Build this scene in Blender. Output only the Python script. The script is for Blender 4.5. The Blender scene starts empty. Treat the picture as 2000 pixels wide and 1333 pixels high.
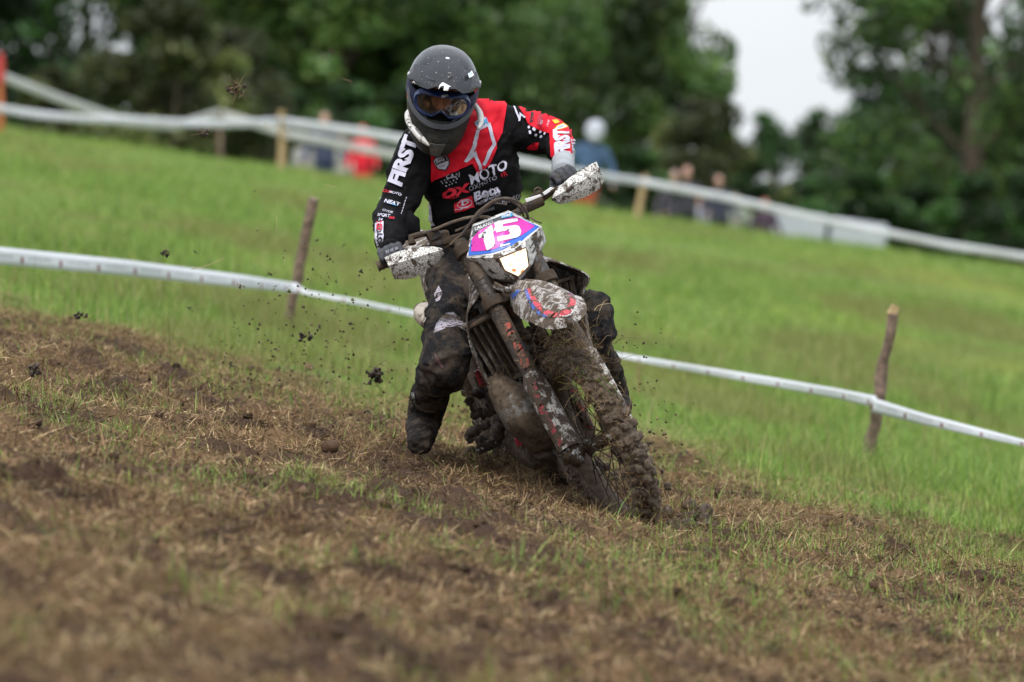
import bpy, bmesh, math, random
import numpy as np
from mathutils import Vector, Matrix, Euler
from mathutils.bvhtree import BVHTree
R = math.radians
sc = bpy.context.scene
COL = sc.collection
rng = np.random.default_rng(7)
random.seed(7)

# ------------------------------------------------------------------ camera, sky, sun
FPX = 2000.0 * 200 / 36          # focal length in photo pixels (200 mm lens, 2000 px wide frame)
CAMZ = 1.2
cam = bpy.data.cameras.new('camera'); camo = bpy.data.objects.new('camera', cam); COL.objects.link(camo)
camo.location = (0, 0, CAMZ); camo.rotation_euler = (R(90), 0, 0)
cam.lens = 200; cam.sensor_width = 36; cam.clip_start = .1; cam.clip_end = 3000
cam.dof.use_dof = True; cam.dof.focus_distance = 19.95; cam.dof.aperture_fstop = 3.4; cam.dof.aperture_blades = 9
sc.camera = camo
def W(u, v, d):
    return Vector(((u - 1000) / FPX * d, d, CAMZ - (v - 666.5) / FPX * d))
def PX(p):
    return (1000 + p[0] / p[1] * FPX, 666.5 - (p[2] - CAMZ) / p[1] * FPX)

world = bpy.data.worlds.new('World'); sc.world = world; world.use_nodes = True
nt = world.node_tree; bg = nt.nodes['Background']
sky = nt.nodes.new('ShaderNodeTexSky'); sky.sky_type = 'NISHITA'; sky.sun_disc = False
SUN_EL, SUN_ROT = 58, 200
sky.sun_elevation = R(SUN_EL); sky.sun_rotation = R(SUN_ROT); sky.air_density = 1.3; sky.dust_density = 4.0
cl = nt.nodes.new('ShaderNodeTexNoise'); cl.inputs['Scale'].default_value = 3.0; cl.inputs['Detail'].default_value = 5
tc = nt.nodes.new('ShaderNodeTexCoord')
rmp = nt.nodes.new('ShaderNodeValToRGB')
rmp.color_ramp.elements[0].color = (7.0, 7.5, 8.3, 1); rmp.color_ramp.elements[1].color = (9.4, 9.7, 10.1, 1)
rmp.color_ramp.elements[0].position = .35; rmp.color_ramp.elements[1].position = .65
mx = nt.nodes.new('ShaderNodeMixRGB'); mx.inputs['Fac'].default_value = .82
nt.links.new(tc.outputs['Generated'], cl.inputs['Vector']); nt.links.new(cl.outputs['Fac'], rmp.inputs['Fac'])
# an overcast sky is brighter overhead than at the horizon
sz = nt.nodes.new('ShaderNodeSeparateXYZ'); nt.links.new(tc.outputs['Generated'], sz.inputs[0])
mr = nt.nodes.new('ShaderNodeMapRange'); mr.inputs['From Min'].default_value = 0; mr.inputs['From Max'].default_value = .9; mr.inputs['To Min'].default_value = .72; mr.inputs['To Max'].default_value = 1.62
nt.links.new(sz.outputs['Z'], mr.inputs['Value']); vs = nt.nodes.new('ShaderNodeVectorMath'); vs.operation = 'SCALE'; nt.links.new(rmp.outputs['Color'], vs.inputs[0]); nt.links.new(mr.outputs['Result'], vs.inputs['Scale'])
nt.links.new(sky.outputs['Color'], mx.inputs['Color1']); nt.links.new(vs.outputs[0], mx.inputs['Color2'])
nt.links.new(mx.outputs['Color'], bg.inputs['Color']); bg.inputs['Strength'].default_value = .10
sunl = bpy.data.lights.new('sun', 'SUN'); suno = bpy.data.objects.new('sun', sunl); COL.objects.link(suno)
sunl.energy = 1.5; sunl.angle = R(11); sunl.color = (1, .965, .91)
# direction towards the sun: above, a little behind the camera's right shoulder
sd = Vector((math.sin(R(SUN_ROT)) * math.cos(R(SUN_EL)), math.cos(R(SUN_ROT)) * math.cos(R(SUN_EL)), math.sin(R(SUN_EL))))
suno.rotation_euler = sd.to_track_quat('Z', 'Y').to_euler(); suno.location = (0, 10, 30)
sc.view_settings.view_transform = 'Standard'; sc.view_settings.look = 'None'
sc.view_settings.gamma = 1; sc.view_settings.exposure = .60
sc.render.engine = 'CYCLES'
sc.cycles.use_denoising = True
try: sc.cycles.denoiser = 'OPENIMAGEDENOISE'
except Exception: pass
sc.cycles.max_bounces = 6; sc.cycles.diffuse_bounces = 3; sc.cycles.glossy_bounces = 3
sc.cycles.transparent_max_bounces = 6; sc.cycles.transmission_bounces = 4
sc.cycles.caustics_reflective = False; sc.cycles.caustics_refractive = False

# ------------------------------------------------------------------ numpy noise
def _hash(ix, iy, iz, seed):
    h = (ix.astype(np.int64) * 374761393 + iy.astype(np.int64) * 668265263 + iz.astype(np.int64) * 2147483647 + seed * 1274126177) & 0xffffffff
    h = ((h ^ (h >> 13)) * 1274126177) & 0xffffffff
    h = ((h ^ (h >> 16)) * 2246822519) & 0xffffffff
    return ((h ^ (h >> 15)) & 0xffffff) / float(0xffffff)
def vnoise(p, seed=0):
    p = np.asarray(p, float)
    if p.shape[1] == 2: p = np.column_stack([p, np.zeros(len(p))])
    i = np.floor(p).astype(np.int64); f = p - i; f = f * f * (3 - 2 * f)
    r = 0
    for dx in (0, 1):
        wx = f[:, 0] if dx else 1 - f[:, 0]
        for dy in (0, 1):
            wy = f[:, 1] if dy else 1 - f[:, 1]
            for dz in (0, 1):
                wz = f[:, 2] if dz else 1 - f[:, 2]
                r = r + wx * wy * wz * _hash(i[:, 0] + dx, i[:, 1] + dy, i[:, 2] + dz, seed)
    return r
def fbm(p, oct=4, seed=0, gain=.5):
    p = np.asarray(p, float); a = 1; s = 0; t = 0
    for o in range(oct):
        s = s + a * vnoise(p * 2 ** o, seed + o * 17); t += a; a *= gain
    return s / t
def sstep(a, b, x):
    t = np.clip((x - a) / (b - a), 0, 1); return t * t * (3 - 2 * t)

# ------------------------------------------------------------------ object helpers
def tag(o, label=None, cat=None, group=None, kind=None):
    if label: o['label'] = label
    if cat: o['category'] = cat
    if group: o['group'] = group
    if kind: o['kind'] = kind
    return o
def empty(name, loc=(0, 0, 0), label=None, cat=None, group=None, matrix=None):
    o = bpy.data.objects.new(name, None); COL.objects.link(o); o.empty_display_size = .2
    if matrix is not None: o.matrix_world = matrix
    else: o.location = loc
    return tag(o, label, cat, group)
def link(name, me, mats, parent=None, smooth=True):
    o = bpy.data.objects.new(name, me); COL.objects.link(o)
    if not isinstance(mats, (list, tuple)): mats = [mats]
    for m in mats: me.materials.append(m)
    if smooth and len(me.polygons): me.polygons.foreach_set('use_smooth', [True] * len(me.polygons))
    if parent is not None: o.parent = parent
    return o
def big(name, co, faces, mat, n=4, col=None, parent=None, smooth=False):
    """mesh from numpy arrays; faces (k,n)"""
    me = bpy.data.meshes.new(name)
    co = np.ascontiguousarray(co, np.float32); faces = np.ascontiguousarray(faces, np.int32)
    me.vertices.add(len(co)); me.vertices.foreach_set('co', co.ravel())
    k = len(faces); n = faces.shape[1]
    me.loops.add(k * n); me.loops.foreach_set('vertex_index', faces.ravel())
    me.polygons.add(k); me.polygons.foreach_set('loop_start', np.arange(k, dtype=np.int32) * n)
    try: me.polygons.foreach_set('loop_total', np.full(k, n, np.int32))
    except Exception: pass
    me.update(calc_edges=True)
    if col is not None:
        a = me.color_attributes.new('col', 'FLOAT_COLOR', 'POINT')
        a.data.foreach_set('color', np.ascontiguousarray(np.column_stack([col, np.ones(len(col))]), np.float32).ravel())
    return link(name, me, mat, parent, smooth)
class MB:
    """collects simple shapes into one mesh"""
    def __init__(s): s.v = []; s.f = []; s.m = []
    def add(s, verts, faces, mi=0):
        b = len(s.v); s.v += [Vector(p) for p in verts]; s.f += [tuple(b + i for i in f) for f in faces]; s.m += [mi] * len(faces); return s
    def box(s, c, size, rot=None, mi=0, taper=1.0):
        c = Vector(c); a, b, h = [x / 2 for x in size]
        P = [(-a, -b, -h), (a, -b, -h), (a, b, -h), (-a, b, -h), (-a * taper, -b * taper, h), (a * taper, -b * taper, h), (a * taper, b * taper, h), (-a * taper, b * taper, h)]
        M = rot if rot is not None else Matrix.Identity(3)
        return s.add([M @ Vector(p) + c for p in P], [(3, 2, 1, 0), (4, 5, 6, 7), (0, 1, 5, 4), (1, 2, 6, 5), (2, 3, 7, 6), (3, 0, 4, 7)], mi)
    def tube(s, pts, rad, seg=12, mi=0, cap=True, flat=1.0, up=None):
        pts = [Vector(p) for p in pts]
        if not isinstance(rad, (list, tuple)): rad = [rad] * len(pts)
        rings = []; ref = Vector(up) if up is not None else None
        prev = None
        for i, p in enumerate(pts):
            t = (pts[min(i + 1, len(pts) - 1)] - pts[max(i - 1, 0)]).normalized()
            if prev is None:
                a = ref if ref is not None else (Vector((0, 0, 1)) if abs(t.z) < .9 else Vector((1, 0, 0)))
                n1 = (a - t * a.dot(t)).normalized()
            else:
                n1 = (prev - t * prev.dot(t)).normalized()
            prev = n1; n2 = t.cross(n1)
            rings.append([p + (n1 * math.cos(2 * math.pi * k / seg) * flat + n2 * math.sin(2 * math.pi * k / seg)) * rad[i] for k in range(seg)])
        return s.loft(rings, mi, cap)
    def loft(s, rings, mi=0, cap=True, closed=True):
        n = len(rings[0]); v = [p for r in rings for p in r]; f = []
        for i in range(len(rings) - 1):
            for k in range(n if closed else n - 1):
                f.append((i * n + k, i * n + (k + 1) % n, (i + 1) * n + (k + 1) % n, (i + 1) * n + k))
        if cap and closed: f.append(tuple(range(n - 1, -1, -1))); f.append(tuple((len(rings) - 1) * n + k for k in range(n)))
        return s.add(v, f, mi)
    def ball(s, c, r, seg=12, rings=8, mi=0, M=None):
        c = Vector(c); r = Vector((r, r, r)) if not hasattr(r, '__len__') else Vector(r)
        v = []; f = []
        for i in range(rings + 1):
            th = math.pi * i / rings
            for k in range(seg):
                ph = 2 * math.pi * k / seg
                p = Vector((r.x * math.sin(th) * math.cos(ph), r.y * math.sin(th) * math.sin(ph), r.z * math.cos(th)))
                v.append(c + (M @ p if M is not None else p))
        for i in range(rings):
            for k in range(seg): f.append((i * seg + k, (i + 1) * seg + k, (i + 1) * seg + (k + 1) % seg, i * seg + (k + 1) % seg))
        return s.add(v, f, mi)
    def capsule(s, p0, r0, p1, r1, seg=14, mi=0):
        p0, p1 = Vector(p0), Vector(p1); t = (p1 - p0)
        if t.length < 1e-6: return s.ball(p0, r0)
        t.normalize(); pts = []; rr = []
        for a in (80, 55, 30): pts.append(p0 - t * r0 * math.sin(R(a))); rr.append(r0 * math.cos(R(a)))
        for q in (0, .33, .66, 1): pts.append(p0.lerp(p1, q)); rr.append(r0 + (r1 - r0) * q)
        for a in (30, 55, 80): pts.append(p1 + t * r1 * math.sin(R(a))); rr.append(r1 * math.cos(R(a)))
        return s.tube(pts, rr, seg, mi)
    def prism(s, outline, thick, mi=0, nrm=None):
        """closed outline (3-D points, roughly planar) extruded by vector thick"""
        o = [Vector(p) for p in outline]; t = Vector(thick); n = len(o)
        v = o + [p + t for p in o]
        f = [tuple(range(n)), tuple(range(2 * n - 1, n - 1, -1))] + [(k, k + n, (k + 1) % n + n, (k + 1) % n) for k in range(n)]
        return s.add(v, f, mi)
    def sheet(s, grid, thick, mi=0):
        """grid[i][k] of points, thickened along the local normal"""
        ni, nk = len(grid), len(grid[0]); g = [[Vector(p) for p in r] for r in grid]; b = []
        for i in range(ni):
            row = []
            for k in range(nk):
                du = g[min(i + 1, ni - 1)][k] - g[max(i - 1, 0)][k]; dv = g[i][min(k + 1, nk - 1)] - g[i][max(k - 1, 0)]
                n = du.cross(dv); n = n.normalized() if n.length > 1e-12 else Vector((0, 0, 1))
                row.append(g[i][k] + n * thick)
            b.append(row)
        v = [p for r in g for p in r] + [p for r in b for p in r]; N = ni * nk; f = []
        for i in range(ni - 1):
            for k in range(nk - 1):
                a = i * nk + k; f.append((a, a + 1, a + nk + 1, a + nk)); f.append((N + a, N + a + nk, N + a + nk + 1, N + a + 1))
        for i in range(ni - 1):
            for k in (0, nk - 1):
                a = i * nk + k; f.append((a, a + nk, N + a + nk, N + a))
        for k in range(nk - 1):
            for i in (0, ni - 1):
                a = i * nk + k; f.append((a, N + a, N + a + 1, a + 1))
        return s.add(v, f, mi)
    def mesh(s, name='m'):
        me = bpy.data.meshes.new(name); me.from_pydata([tuple(p) for p in s.v], [], s.f)
        for i, p in enumerate(me.polygons): p.material_index = s.m[i]
        bm = bmesh.new(); bm.from_mesh(me); bmesh.ops.recalc_face_normals(bm, faces=bm.faces); bm.to_mesh(me); bm.free()
        return me
    def build(s, name, mats, parent=None, smooth=True, bevel=0, sub=0, sharp=35):
        me = s.mesh(name); o = link(name, me, mats, parent, smooth)
        if bevel:
            b = o.modifiers.new('b', 'BEVEL'); b.width = bevel; b.segments = 2; b.limit_method = 'ANGLE'; b.angle_limit = R(40)
        if sub:
            b = o.modifiers.new('s', 'SUBSURF'); b.levels = sub; b.render_levels = sub
        if smooth and sharp and not sub: me.set_sharp_from_angle(angle=R(sharp))
        return o
def evalmesh(me, mods):
    """apply modifiers given as a callback; returns a new mesh"""
    o = bpy.data.objects.new('tmp', me); COL.objects.link(o); mods(o)
    dg = bpy.context.evaluated_depsgraph_get(); dg.update()
    r = bpy.data.meshes.new_from_object(o.evaluated_get(dg)); bpy.data.objects.remove(o); return r
def blobmesh(mb, voxel=.008, smooth=6, fac=.5):
    def f(o):
        m = o.modifiers.new('r', 'REMESH'); m.mode = 'VOXEL'; m.voxel_size = voxel; m.use_smooth_shade = True
        if smooth:
            s = o.modifiers.new('s', 'SMOOTH'); s.iterations = smooth; s.factor = fac
    me = evalmesh(mb.mesh(), f)
    me.materials.clear()
    return me
def getco(me):
    a = np.empty(len(me.vertices) * 3, np.float32); me.vertices.foreach_get('co', a); return a.reshape(-1, 3).astype(float)
def getno(me):
    a = np.empty(len(me.vertices) * 3, np.float32); me.vertices.foreach_get('normal', a); return a.reshape(-1, 3).astype(float)
def displace(me, fn):
    co = getco(me); no = getno(me); co = co + no * fn(co)[:, None]
    me.vertices.foreach_set('co', co.astype(np.float32).ravel()); me.update(); return me

# ------------------------------------------------------------------ materials
_M = {}
MUD = (.052, .035, .024); MUDL = (.175, .13, .088)
def mat(name, base, rough=.6, metal=0, mud=0., mudscale=14, speck=0., bump=.0, bscale=60, var=0., vscale=6, spec=.5, coat=0, emit=None, mudcol=None, dry=.5, trans=0):
    if name in _M: return _M[name]
    m = bpy.data.materials.new(name); m.use_nodes = True; n = m.node_tree; L = n.links; P = n.nodes['Principled BSDF']
    P.inputs['Roughness'].default_value = rough; P.inputs['Metallic'].default_value = metal
    P.inputs['Specular IOR Level'].default_value = spec
    P.inputs['Coat Weight'].default_value = coat
    if trans: P.inputs['Transmission Weight'].default_value = trans
    tc = n.nodes.new('ShaderNodeTexCoord'); src = tc.outputs['Object']
    def noise(scale, detail=5, rough=.6, off=0):
        t = n.nodes.new('ShaderNodeTexNoise'); t.inputs['Scale'].default_value = scale; t.inputs['Detail'].default_value = detail; t.inputs['Roughness'].default_value = rough
        if off:
            mp = n.nodes.new('ShaderNodeMapping'); mp.inputs['Location'].default_value = (off, off * 1.7, -off); L.new(src, mp.inputs['Vector']); L.new(mp.outputs['Vector'], t.inputs['Vector'])
        else: L.new(src, t.inputs['Vector'])
        return t.outputs['Fac']
    def ramp(fac, a, b, ca=(0, 0, 0, 1), cb=(1, 1, 1, 1)):
        r = n.nodes.new('ShaderNodeValToRGB'); r.color_ramp.elements[0].position = max(0, a); r.color_ramp.elements[1].position = min(1, b)
        r.color_ramp.elements[0].color = ca; r.color_ramp.elements[1].color = cb; L.new(fac, r.inputs['Fac']); return r.outputs['Color']
    def mix(fac, a, b, mode='MIX'):
        x = n.nodes.new('ShaderNodeMixRGB'); x.blend_type = mode
        for s, q in (('Fac', fac), ('Color1', a), ('Color2', b)):
            if isinstance(q, (int, float)): x.inputs[s].default_value = q if s == 'Fac' else (q, q, q, 1)
            elif isinstance(q, tuple): x.inputs[s].default_value = (*q[:3], 1)
            else: L.new(q, x.inputs[s])
        return x.outputs['Color']
    col = (*base, 1); cur = tuple(base)
    if var:
        lo = tuple(c * (1 - var) for c in base); hi = tuple(min(1, c * (1 + var)) for c in base)
        cur = ramp(noise(vscale, 6), .35, .65, (*lo, 1), (*hi, 1))
    bsrc = None
    if mud > 0:
        k = .72 - .45 * mud
        m1 = ramp(noise(mudscale, 9, .68, 3.1), k - .035, k + .035)
        mc = ramp(noise(mudscale * 3, 6, .6, 7.7), .35, .7, (*(mudcol or MUD), 1), (*[a * (1 - dry) + b * dry for a, b in zip(mudcol or MUD, MUDL)], 1))
        cur = mix(m1, cur, mc)
        rr = n.nodes.new('ShaderNodeMapRange'); L.new(m1, rr.inputs['Value']); rr.inputs['To Min'].default_value = rough; rr.inputs['To Max'].default_value = .85
        L.new(rr.outputs['Result'], P.inputs['Roughness']); bsrc = m1
    if speck > 0:
        k = .74 - .2 * speck
        m2 = ramp(noise(mudscale * 6.5, 4, .6, 11.3), k, k + .03)
        cur = mix(m2, cur, mudcol or MUD)
    if isinstance(cur, tuple): P.inputs['Base Color'].default_value = (*cur, 1)
    else: L.new(cur, P.inputs['Base Color'])
    if bump or mud:
        b = n.nodes.new('ShaderNodeBump'); b.inputs['Strength'].default_value = .9; b.inputs['Distance'].default_value = bump or .002
        h = noise(bscale, 8, .65, 5.5)
        if bsrc is not None:
            ad = n.nodes.new('ShaderNodeMath'); ad.operation = 'MULTIPLY_ADD'; L.new(bsrc, ad.inputs[0]); ad.inputs[1].default_value = .8; L.new(h, ad.inputs[2]); h = ad.outputs[0]
        L.new(h, b.inputs['Height']); L.new(b.outputs['Normal'], P.inputs['Normal'])
    if emit:
        P.inputs['Emission Color'].default_value = (*emit[:3], 1); P.inputs['Emission Strength'].default_value = emit[3]
    _M[name] = m; return m
def vcol(name, rough=.8, trans=0., nscale=0, namp=.25, bump=0, bscale=40, spec=.3):
    """colour from the point attribute 'col' (each blade / leaf / patch has its own colour)"""
    m = bpy.data.materials.new(name); m.use_nodes = True; n = m.node_tree; L = n.links; P = n.nodes['Principled BSDF']
    a = n.nodes.new('ShaderNodeAttribute'); a.attribute_name = 'col'; c = a.outputs['Color']
    P.inputs['Roughness'].default_value = rough; P.inputs['Specular IOR Level'].default_value = spec
    tc = n.nodes.new('ShaderNodeTexCoord')
    if nscale:
        t = n.nodes.new('ShaderNodeTexNoise'); t.inputs['Scale'].default_value = nscale; t.inputs['Detail'].default_value = 8; t.inputs['Roughness'].default_value = .7
        L.new(tc.outputs['Object'], t.inputs['Vector'])
        r = n.nodes.new('ShaderNodeMapRange'); r.inputs['From Min'].default_value = .3; r.inputs['From Max'].default_value = .7; r.inputs['To Min'].default_value = 1 - namp; r.inputs['To Max'].default_value = 1 + namp
        L.new(t.outputs['Fac'], r.inputs['Value']); x = n.nodes.new('ShaderNodeVectorMath'); x.operation = 'SCALE'
        L.new(c, x.inputs[0]); L.new(r.outputs['Result'], x.inputs['Scale']); c = x.outputs[0]
    L.new(c, P.inputs['Base Color'])
    if bump:
        t = n.nodes.new('ShaderNodeTexNoise'); t.inputs['Scale'].default_value = bscale; t.inputs['Detail'].default_value = 8; t.inputs['Roughness'].default_value = .7
        L.new(tc.outputs['Object'], t.inputs['Vector'])
        b = n.nodes.new('ShaderNodeBump'); b.inputs['Distance'].default_value = bump; b.inputs['Strength'].default_value = 1
        L.new(t.outputs['Fac'], b.inputs['Height']); L.new(b.outputs['Normal'], P.inputs['Normal'])
    if trans:
        tr = n.nodes.new('ShaderNodeBsdfTranslucent'); L.new(c, tr.inputs['Color']); ms = n.nodes.new('ShaderNodeMixShader'); ms.inputs['Fac'].default_value = trans
        L.new(P.outputs[0], ms.inputs[1]); L.new(tr.outputs[0], ms.inputs[2]); L.new(ms.outputs[0], n.nodes['Material Output'].inputs['Surface'])
    return m

# ------------------------------------------------------------------ terrain
_D = np.array([-50, 0, 10, 20, 30, 40, 50, 60, 68, 75, 80, 86, 95, 110, 150, 250, 900.])
_B = np.array([-2.3, -1.1654, -.852, -.5386, -.2252, .17, .66, 1.14, 1.54, 1.87, 1.97, 1.72, 1.35, 1.2, 1.0, .5, -20])
_A = np.array([-.187, -.187, -.187, -.187, -.187, -.182, -.168, -.152, -.143, -.138, -.137, -.137, -.137, -.137, -.13, -.1, -.05])
def H(x, y):
    x = np.asarray(x, float); y = np.asarray(y, float)
    xs = 40 * np.tanh(x / 40)
    # gentle smoothing of the profile by averaging three samples
    b = (np.interp(y - 3, _D, _B) + np.interp(y, _D, _B) * 2 + np.interp(y + 3, _D, _B)) / 4
    a = (np.interp(y - 3, _D, _A) + np.interp(y, _D, _A) * 2 + np.interp(y + 3, _D, _A)) / 4
    p = np.column_stack([x.ravel(), y.ravel()])
    und = ((vnoise(p * .25, 5) - .5) * .10 * sstep(28, 40, y.ravel())).reshape(x.shape)
    return CAMZ + b + a * xs + und
def brown(x, y):
    """1 on the churned racing line, 0 in the green grass"""
    p = np.column_stack([np.ravel(x), np.ravel(y)]); x = p[:, 0]; y = p[:, 1]
    s = np.clip(x / (y * .09), -1.5, 1.5)             # -1 .. 1 across the frame, used only to shape the edge of the track
    edge = np.interp(s, [-1.5, -1, -.6, -.3, 0, .3, .5, .8, 1.2], [27.6, 27.2, 26.0, 24.8, 24.6, 25.2, 23.2, 22.2, 21.6])
    n = (fbm(p * np.array([1.6, .8]), 4, 31) - .5)
    return sstep(1.9, -2.1, y - edge + n * 5.5 + (vnoise(p * np.array([4.5, 2.2]), 66) - .5) * 1.6)
def rough_h(x, y):
    p = np.column_stack([np.ravel(x), np.ravel(y)])
    b = brown(x, y)
    c = np.clip(fbm(p * 5, 4, 90) - .47, 0, 1) * .17
    f = (fbm(p * 15, 3, 55, .65) - .5) * .078
    r1 = (vnoise(p * np.array([.9, 1.4]), 8) - .5) * .05
    # the wheels have cut a shallow rut: a dip at the front contact patch and a trough back to the rear wheel
    fx, fy = (1245 - 1000) / FPX * 19.75, 19.75; tx, ty = -math.sin(R(13.2)), math.cos(R(13.2)); q = (p[:, 0] - fx) * tx + (p[:, 1] - fy) * ty; w_ = (p[:, 0] - fx) * ty - (p[:, 1] - fy) * tx
    rut = -.075 * np.exp(-((q + .02) / .26) ** 2 - (w_ / .13) ** 2) - .035 * sstep(-.1, .2, q) * sstep(3.2, 1.2, q) * np.exp(-(w_ / .12) ** 2) + .022 * sstep(-.05, .3, q) * sstep(2.5, 1.2, q) * np.exp(-((np.abs(w_) - .24) / .09) ** 2)
    k_ = 1 - .85 * np.exp(-((q + .45) / .75) ** 4 - (w_ / .34) ** 2)
    return b * (c + f + r1) * k_ + (1 - b) * (fbm(p * 2, 2, 12) - .5) * .03 + rut
STRAW = [(.31, .20, .108), (.205, .122, .064), (.12, .068, .038), (.46, .345, .195), (.052, .029, .017), (.185, .155, .046)]
# ------------------------------------------------------------------ ground sheet
def GH(x, y):
    x = np.asarray(x, float); y = np.asarray(y, float); h = H(x, y)
    return h + rough_h(x, y).reshape(h.shape) * np.where(y < 60, 1, 0)
def axis(segs):
    out = []
    for a, b, st in segs: out += list(np.arange(a, b, st))
    return np.array(out + [segs[-1][1]])
ys = axis([(-40, 8, 6), (8, 10, .2), (10, 28, .03), (28, 36, .12), (36, 100, .8), (100, 200, 5), (200, 900, 50)])
xs = axis([(-600, -60, 60), (-60, -12, 4), (-12, -3.2, .5), (-3.2, 3.2, .022), (3.2, 12, .5), (12, 60, 4), (60, 600, 60)])
gx, gy = np.meshgrid(xs, ys)
gz = GH(gx, gy)
P2 = np.column_stack([gx.ravel(), gy.ravel()])
bm_ = brown(gx, gy)[:, None]
cav = sstep(.0, -.018, rough_h(gx, gy))[:, None]
t1 = fbm(P2 * 5.2, 4, 3)[:, None]; t2 = fbm(P2 * np.array([.8, .35]), 4, 9)[:, None]; t3 = fbm(P2 * 9, 3, 77)[:, None]
green = np.array([.13, .19, .035]) * (1 - .25 * t2) + np.array([.06, .05, .0]) * sstep(.5, .72, t2)
straw = np.array([.150, .094, .050]); soil = np.array([.066, .040, .026])
dirt = straw * (1 - sstep(.42, .6, t1)) + soil * sstep(.42, .6, t1)
dirt = dirt * (.75 + .5 * t3)
gcol = green * (1 - bm_) + dirt * bm_
idx = np.arange(len(ys) * len(xs)).reshape(len(ys), len(xs))
fc = np.column_stack([idx[:-1, :-1].ravel(), idx[:-1, 1:].ravel(), idx[1:, 1:].ravel(), idx[1:, :-1].ravel()])
gm = vcol('ground', .95, 0, 45, .35, .012, 55, .15)
ground = big('ground', np.column_stack([gx.ravel(), gy.ravel(), gz.ravel()]), fc, gm, col=gcol, smooth=True)
tag(ground, 'hillside field of green grass with a churned brown race track across it', None, None, 'structure')

# ------------------------------------------------------------------ grass and straw (nobody could count it)
def scatter(n, d0, d1, power=1.0, margin=1.3):
    """points spread over the wedge of ground in front of the camera, uniform per square metre"""
    d = np.sqrt(rng.uniform(d0 ** 2, d1 ** 2, n)) if power == 1 else d0 + (d1 - d0) * rng.random(n) ** power
    x = (rng.random(n) * 2 - 1) * (d * .09 * margin + .4)
    return x, d
def blades(name, x, y, h, w, lean, col, mat_, bend=.5, up=True, z0=None):
    """curved tapering blades, 2 segments each"""
    n = len(x); z = GH(x, y) - .012 if z0 is None else z0
    az = rng.uniform(0, 2 * np.pi, n); la = rng.normal(0, 1, n) * lean
    dx, dy = np.cos(az), np.sin(az)
    fx, fy = -np.sin(az + rng.uniform(-.9, .9, n)), np.cos(az + rng.uniform(-.9, .9, n))
    base = np.column_stack([x, y, z]); out = []
    sl = np.sin(la); cl_ = np.abs(np.cos(la))
    for t, ww in ((0, 1), (.5, .85), (1, 0)):
        off = (t * sl + bend * t * t * np.sign(sl) * np.abs(sl)) * h
        c = base + np.column_stack([dx * off, dy * off, t * cl_ * h * (1 - .12 * t)])
        if ww: 
            s = np.column_stack([fx, fy, np.zeros(n)]) * (w * ww / 2)[:, None]; out += [c - s, c + s]
        else: out.append(c)
    co = np.stack(out, 1).reshape(-1, 3); b = np.arange(n) * 5
    f = np.concatenate([np.column_stack([b, b + 1, b + 3]), np.column_stack([b, b + 3, b + 2]), np.column_stack([b + 2, b + 3, b + 4])])
    cc = np.repeat(col, 5, 0); shade = np.tile(np.array([.85, 1, 1, 1, 1.1]), n)[:, None]
    return co, f, cc
grassM = vcol('grass_blades', .55, .35, 0, spec=.35); strawM = vcol('straw_blades', .8, .15, 0, spec=.2)
def colours(n, pal, wts, jit=.18):
    pal = np.array(pal); k = rng.choice(len(pal), n, p=np.array(wts) / sum(wts)); return pal[k] * (1 + rng.normal(0, jit, (n, 1)))
GREENS = [(.205, .32, .055), (.15, .265, .048), (.28, .375, .085), (.37, .36, .15), (.10, .18, .036)]
parts = []
# field grass, near
def field(n, d0, d1, hs, ws):
    x, y = scatter(n, d0, d1); b = brown(x, y); keep = rng.random(n) > b * .985
    x, y = x[keep], y[keep]; m = len(x); p = np.column_stack([x, y])
    patch = fbm(p * np.array([.9, .45]), 3, 9); tall = fbm(p * np.array([1.2, .6]), 3, 44)
    h = rng.gamma(6, hs / 6, m) * (.55 + 1.1 * sstep(.35, .7, tall)) * (1 - .72 * brown(x, y - 2.2)); w = rng.uniform(.6, 1.3, m) * ws
    c = colours(m, GREENS, [4, 4, 3, 1.0, 2]); dryp = sstep(.49, .67, patch)[:, None] * .7
    c = c * (1 - dryp) + np.array([.23, .22, .075]) * dryp
    return blades('g', x, y, h, w, .38, c, None)
parts.append(field(230000, 22, 38, .085, .0055))
x, y = scatter(5200, 22.5, 42); kk = rng.random(len(x)) > brown(x, y) * .9; x, y = x[kk], y[kk]; m = len(x)     # taller stalks and seed heads
parts.append(blades('g', x, y, rng.gamma(8, .17 / 8, m), rng.uniform(.0025, .0055, m), .22, colours(m, [(.30, .30, .10), (.36, .30, .14), (.14, .20, .03), (.22, .13, .06)], [3, 2, 3, 1]), None))
parts.append(field(170000, 36, 58, .08, .009))
parts.append(field(110000, 56, 84, .06, .012))
# green tufts inside the track
x, y = scatter(210000, 10.0, 26.5); p = np.column_stack([x, y]); s = x / (y * .09)
g = fbm(p * np.array([1.9, 1.5]), 4, 71) + .13 * np.clip(s, -.5, 1)
keep = (rng.random(len(x)) < sstep(.49, .60, g) * .9 + .018) ; x, y = x[keep], y[keep]; m = len(x)
parts.append(blades('g', x, y, rng.gamma(4, .050 / 4, m), rng.uniform(.0025, .0045, m), .65, colours(m, GREENS + [(.3, .3, .07)], [4, 4, 4, 2, 1, 2]), None))
def merge(parts):
    co = []; f = []; c = []; b = 0
    for a, q, k in parts: co.append(a); f.append(q + b); c.append(k); b += len(a)
    return np.concatenate(co), np.concatenate(f), np.clip(np.concatenate(c), .004, 1)
co, f, c = merge(parts)
tag(big('grass', co, f, grassM, col=c), 'green grass blades covering the field and in tufts on the track', 'grass', None, 'stuff')
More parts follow.
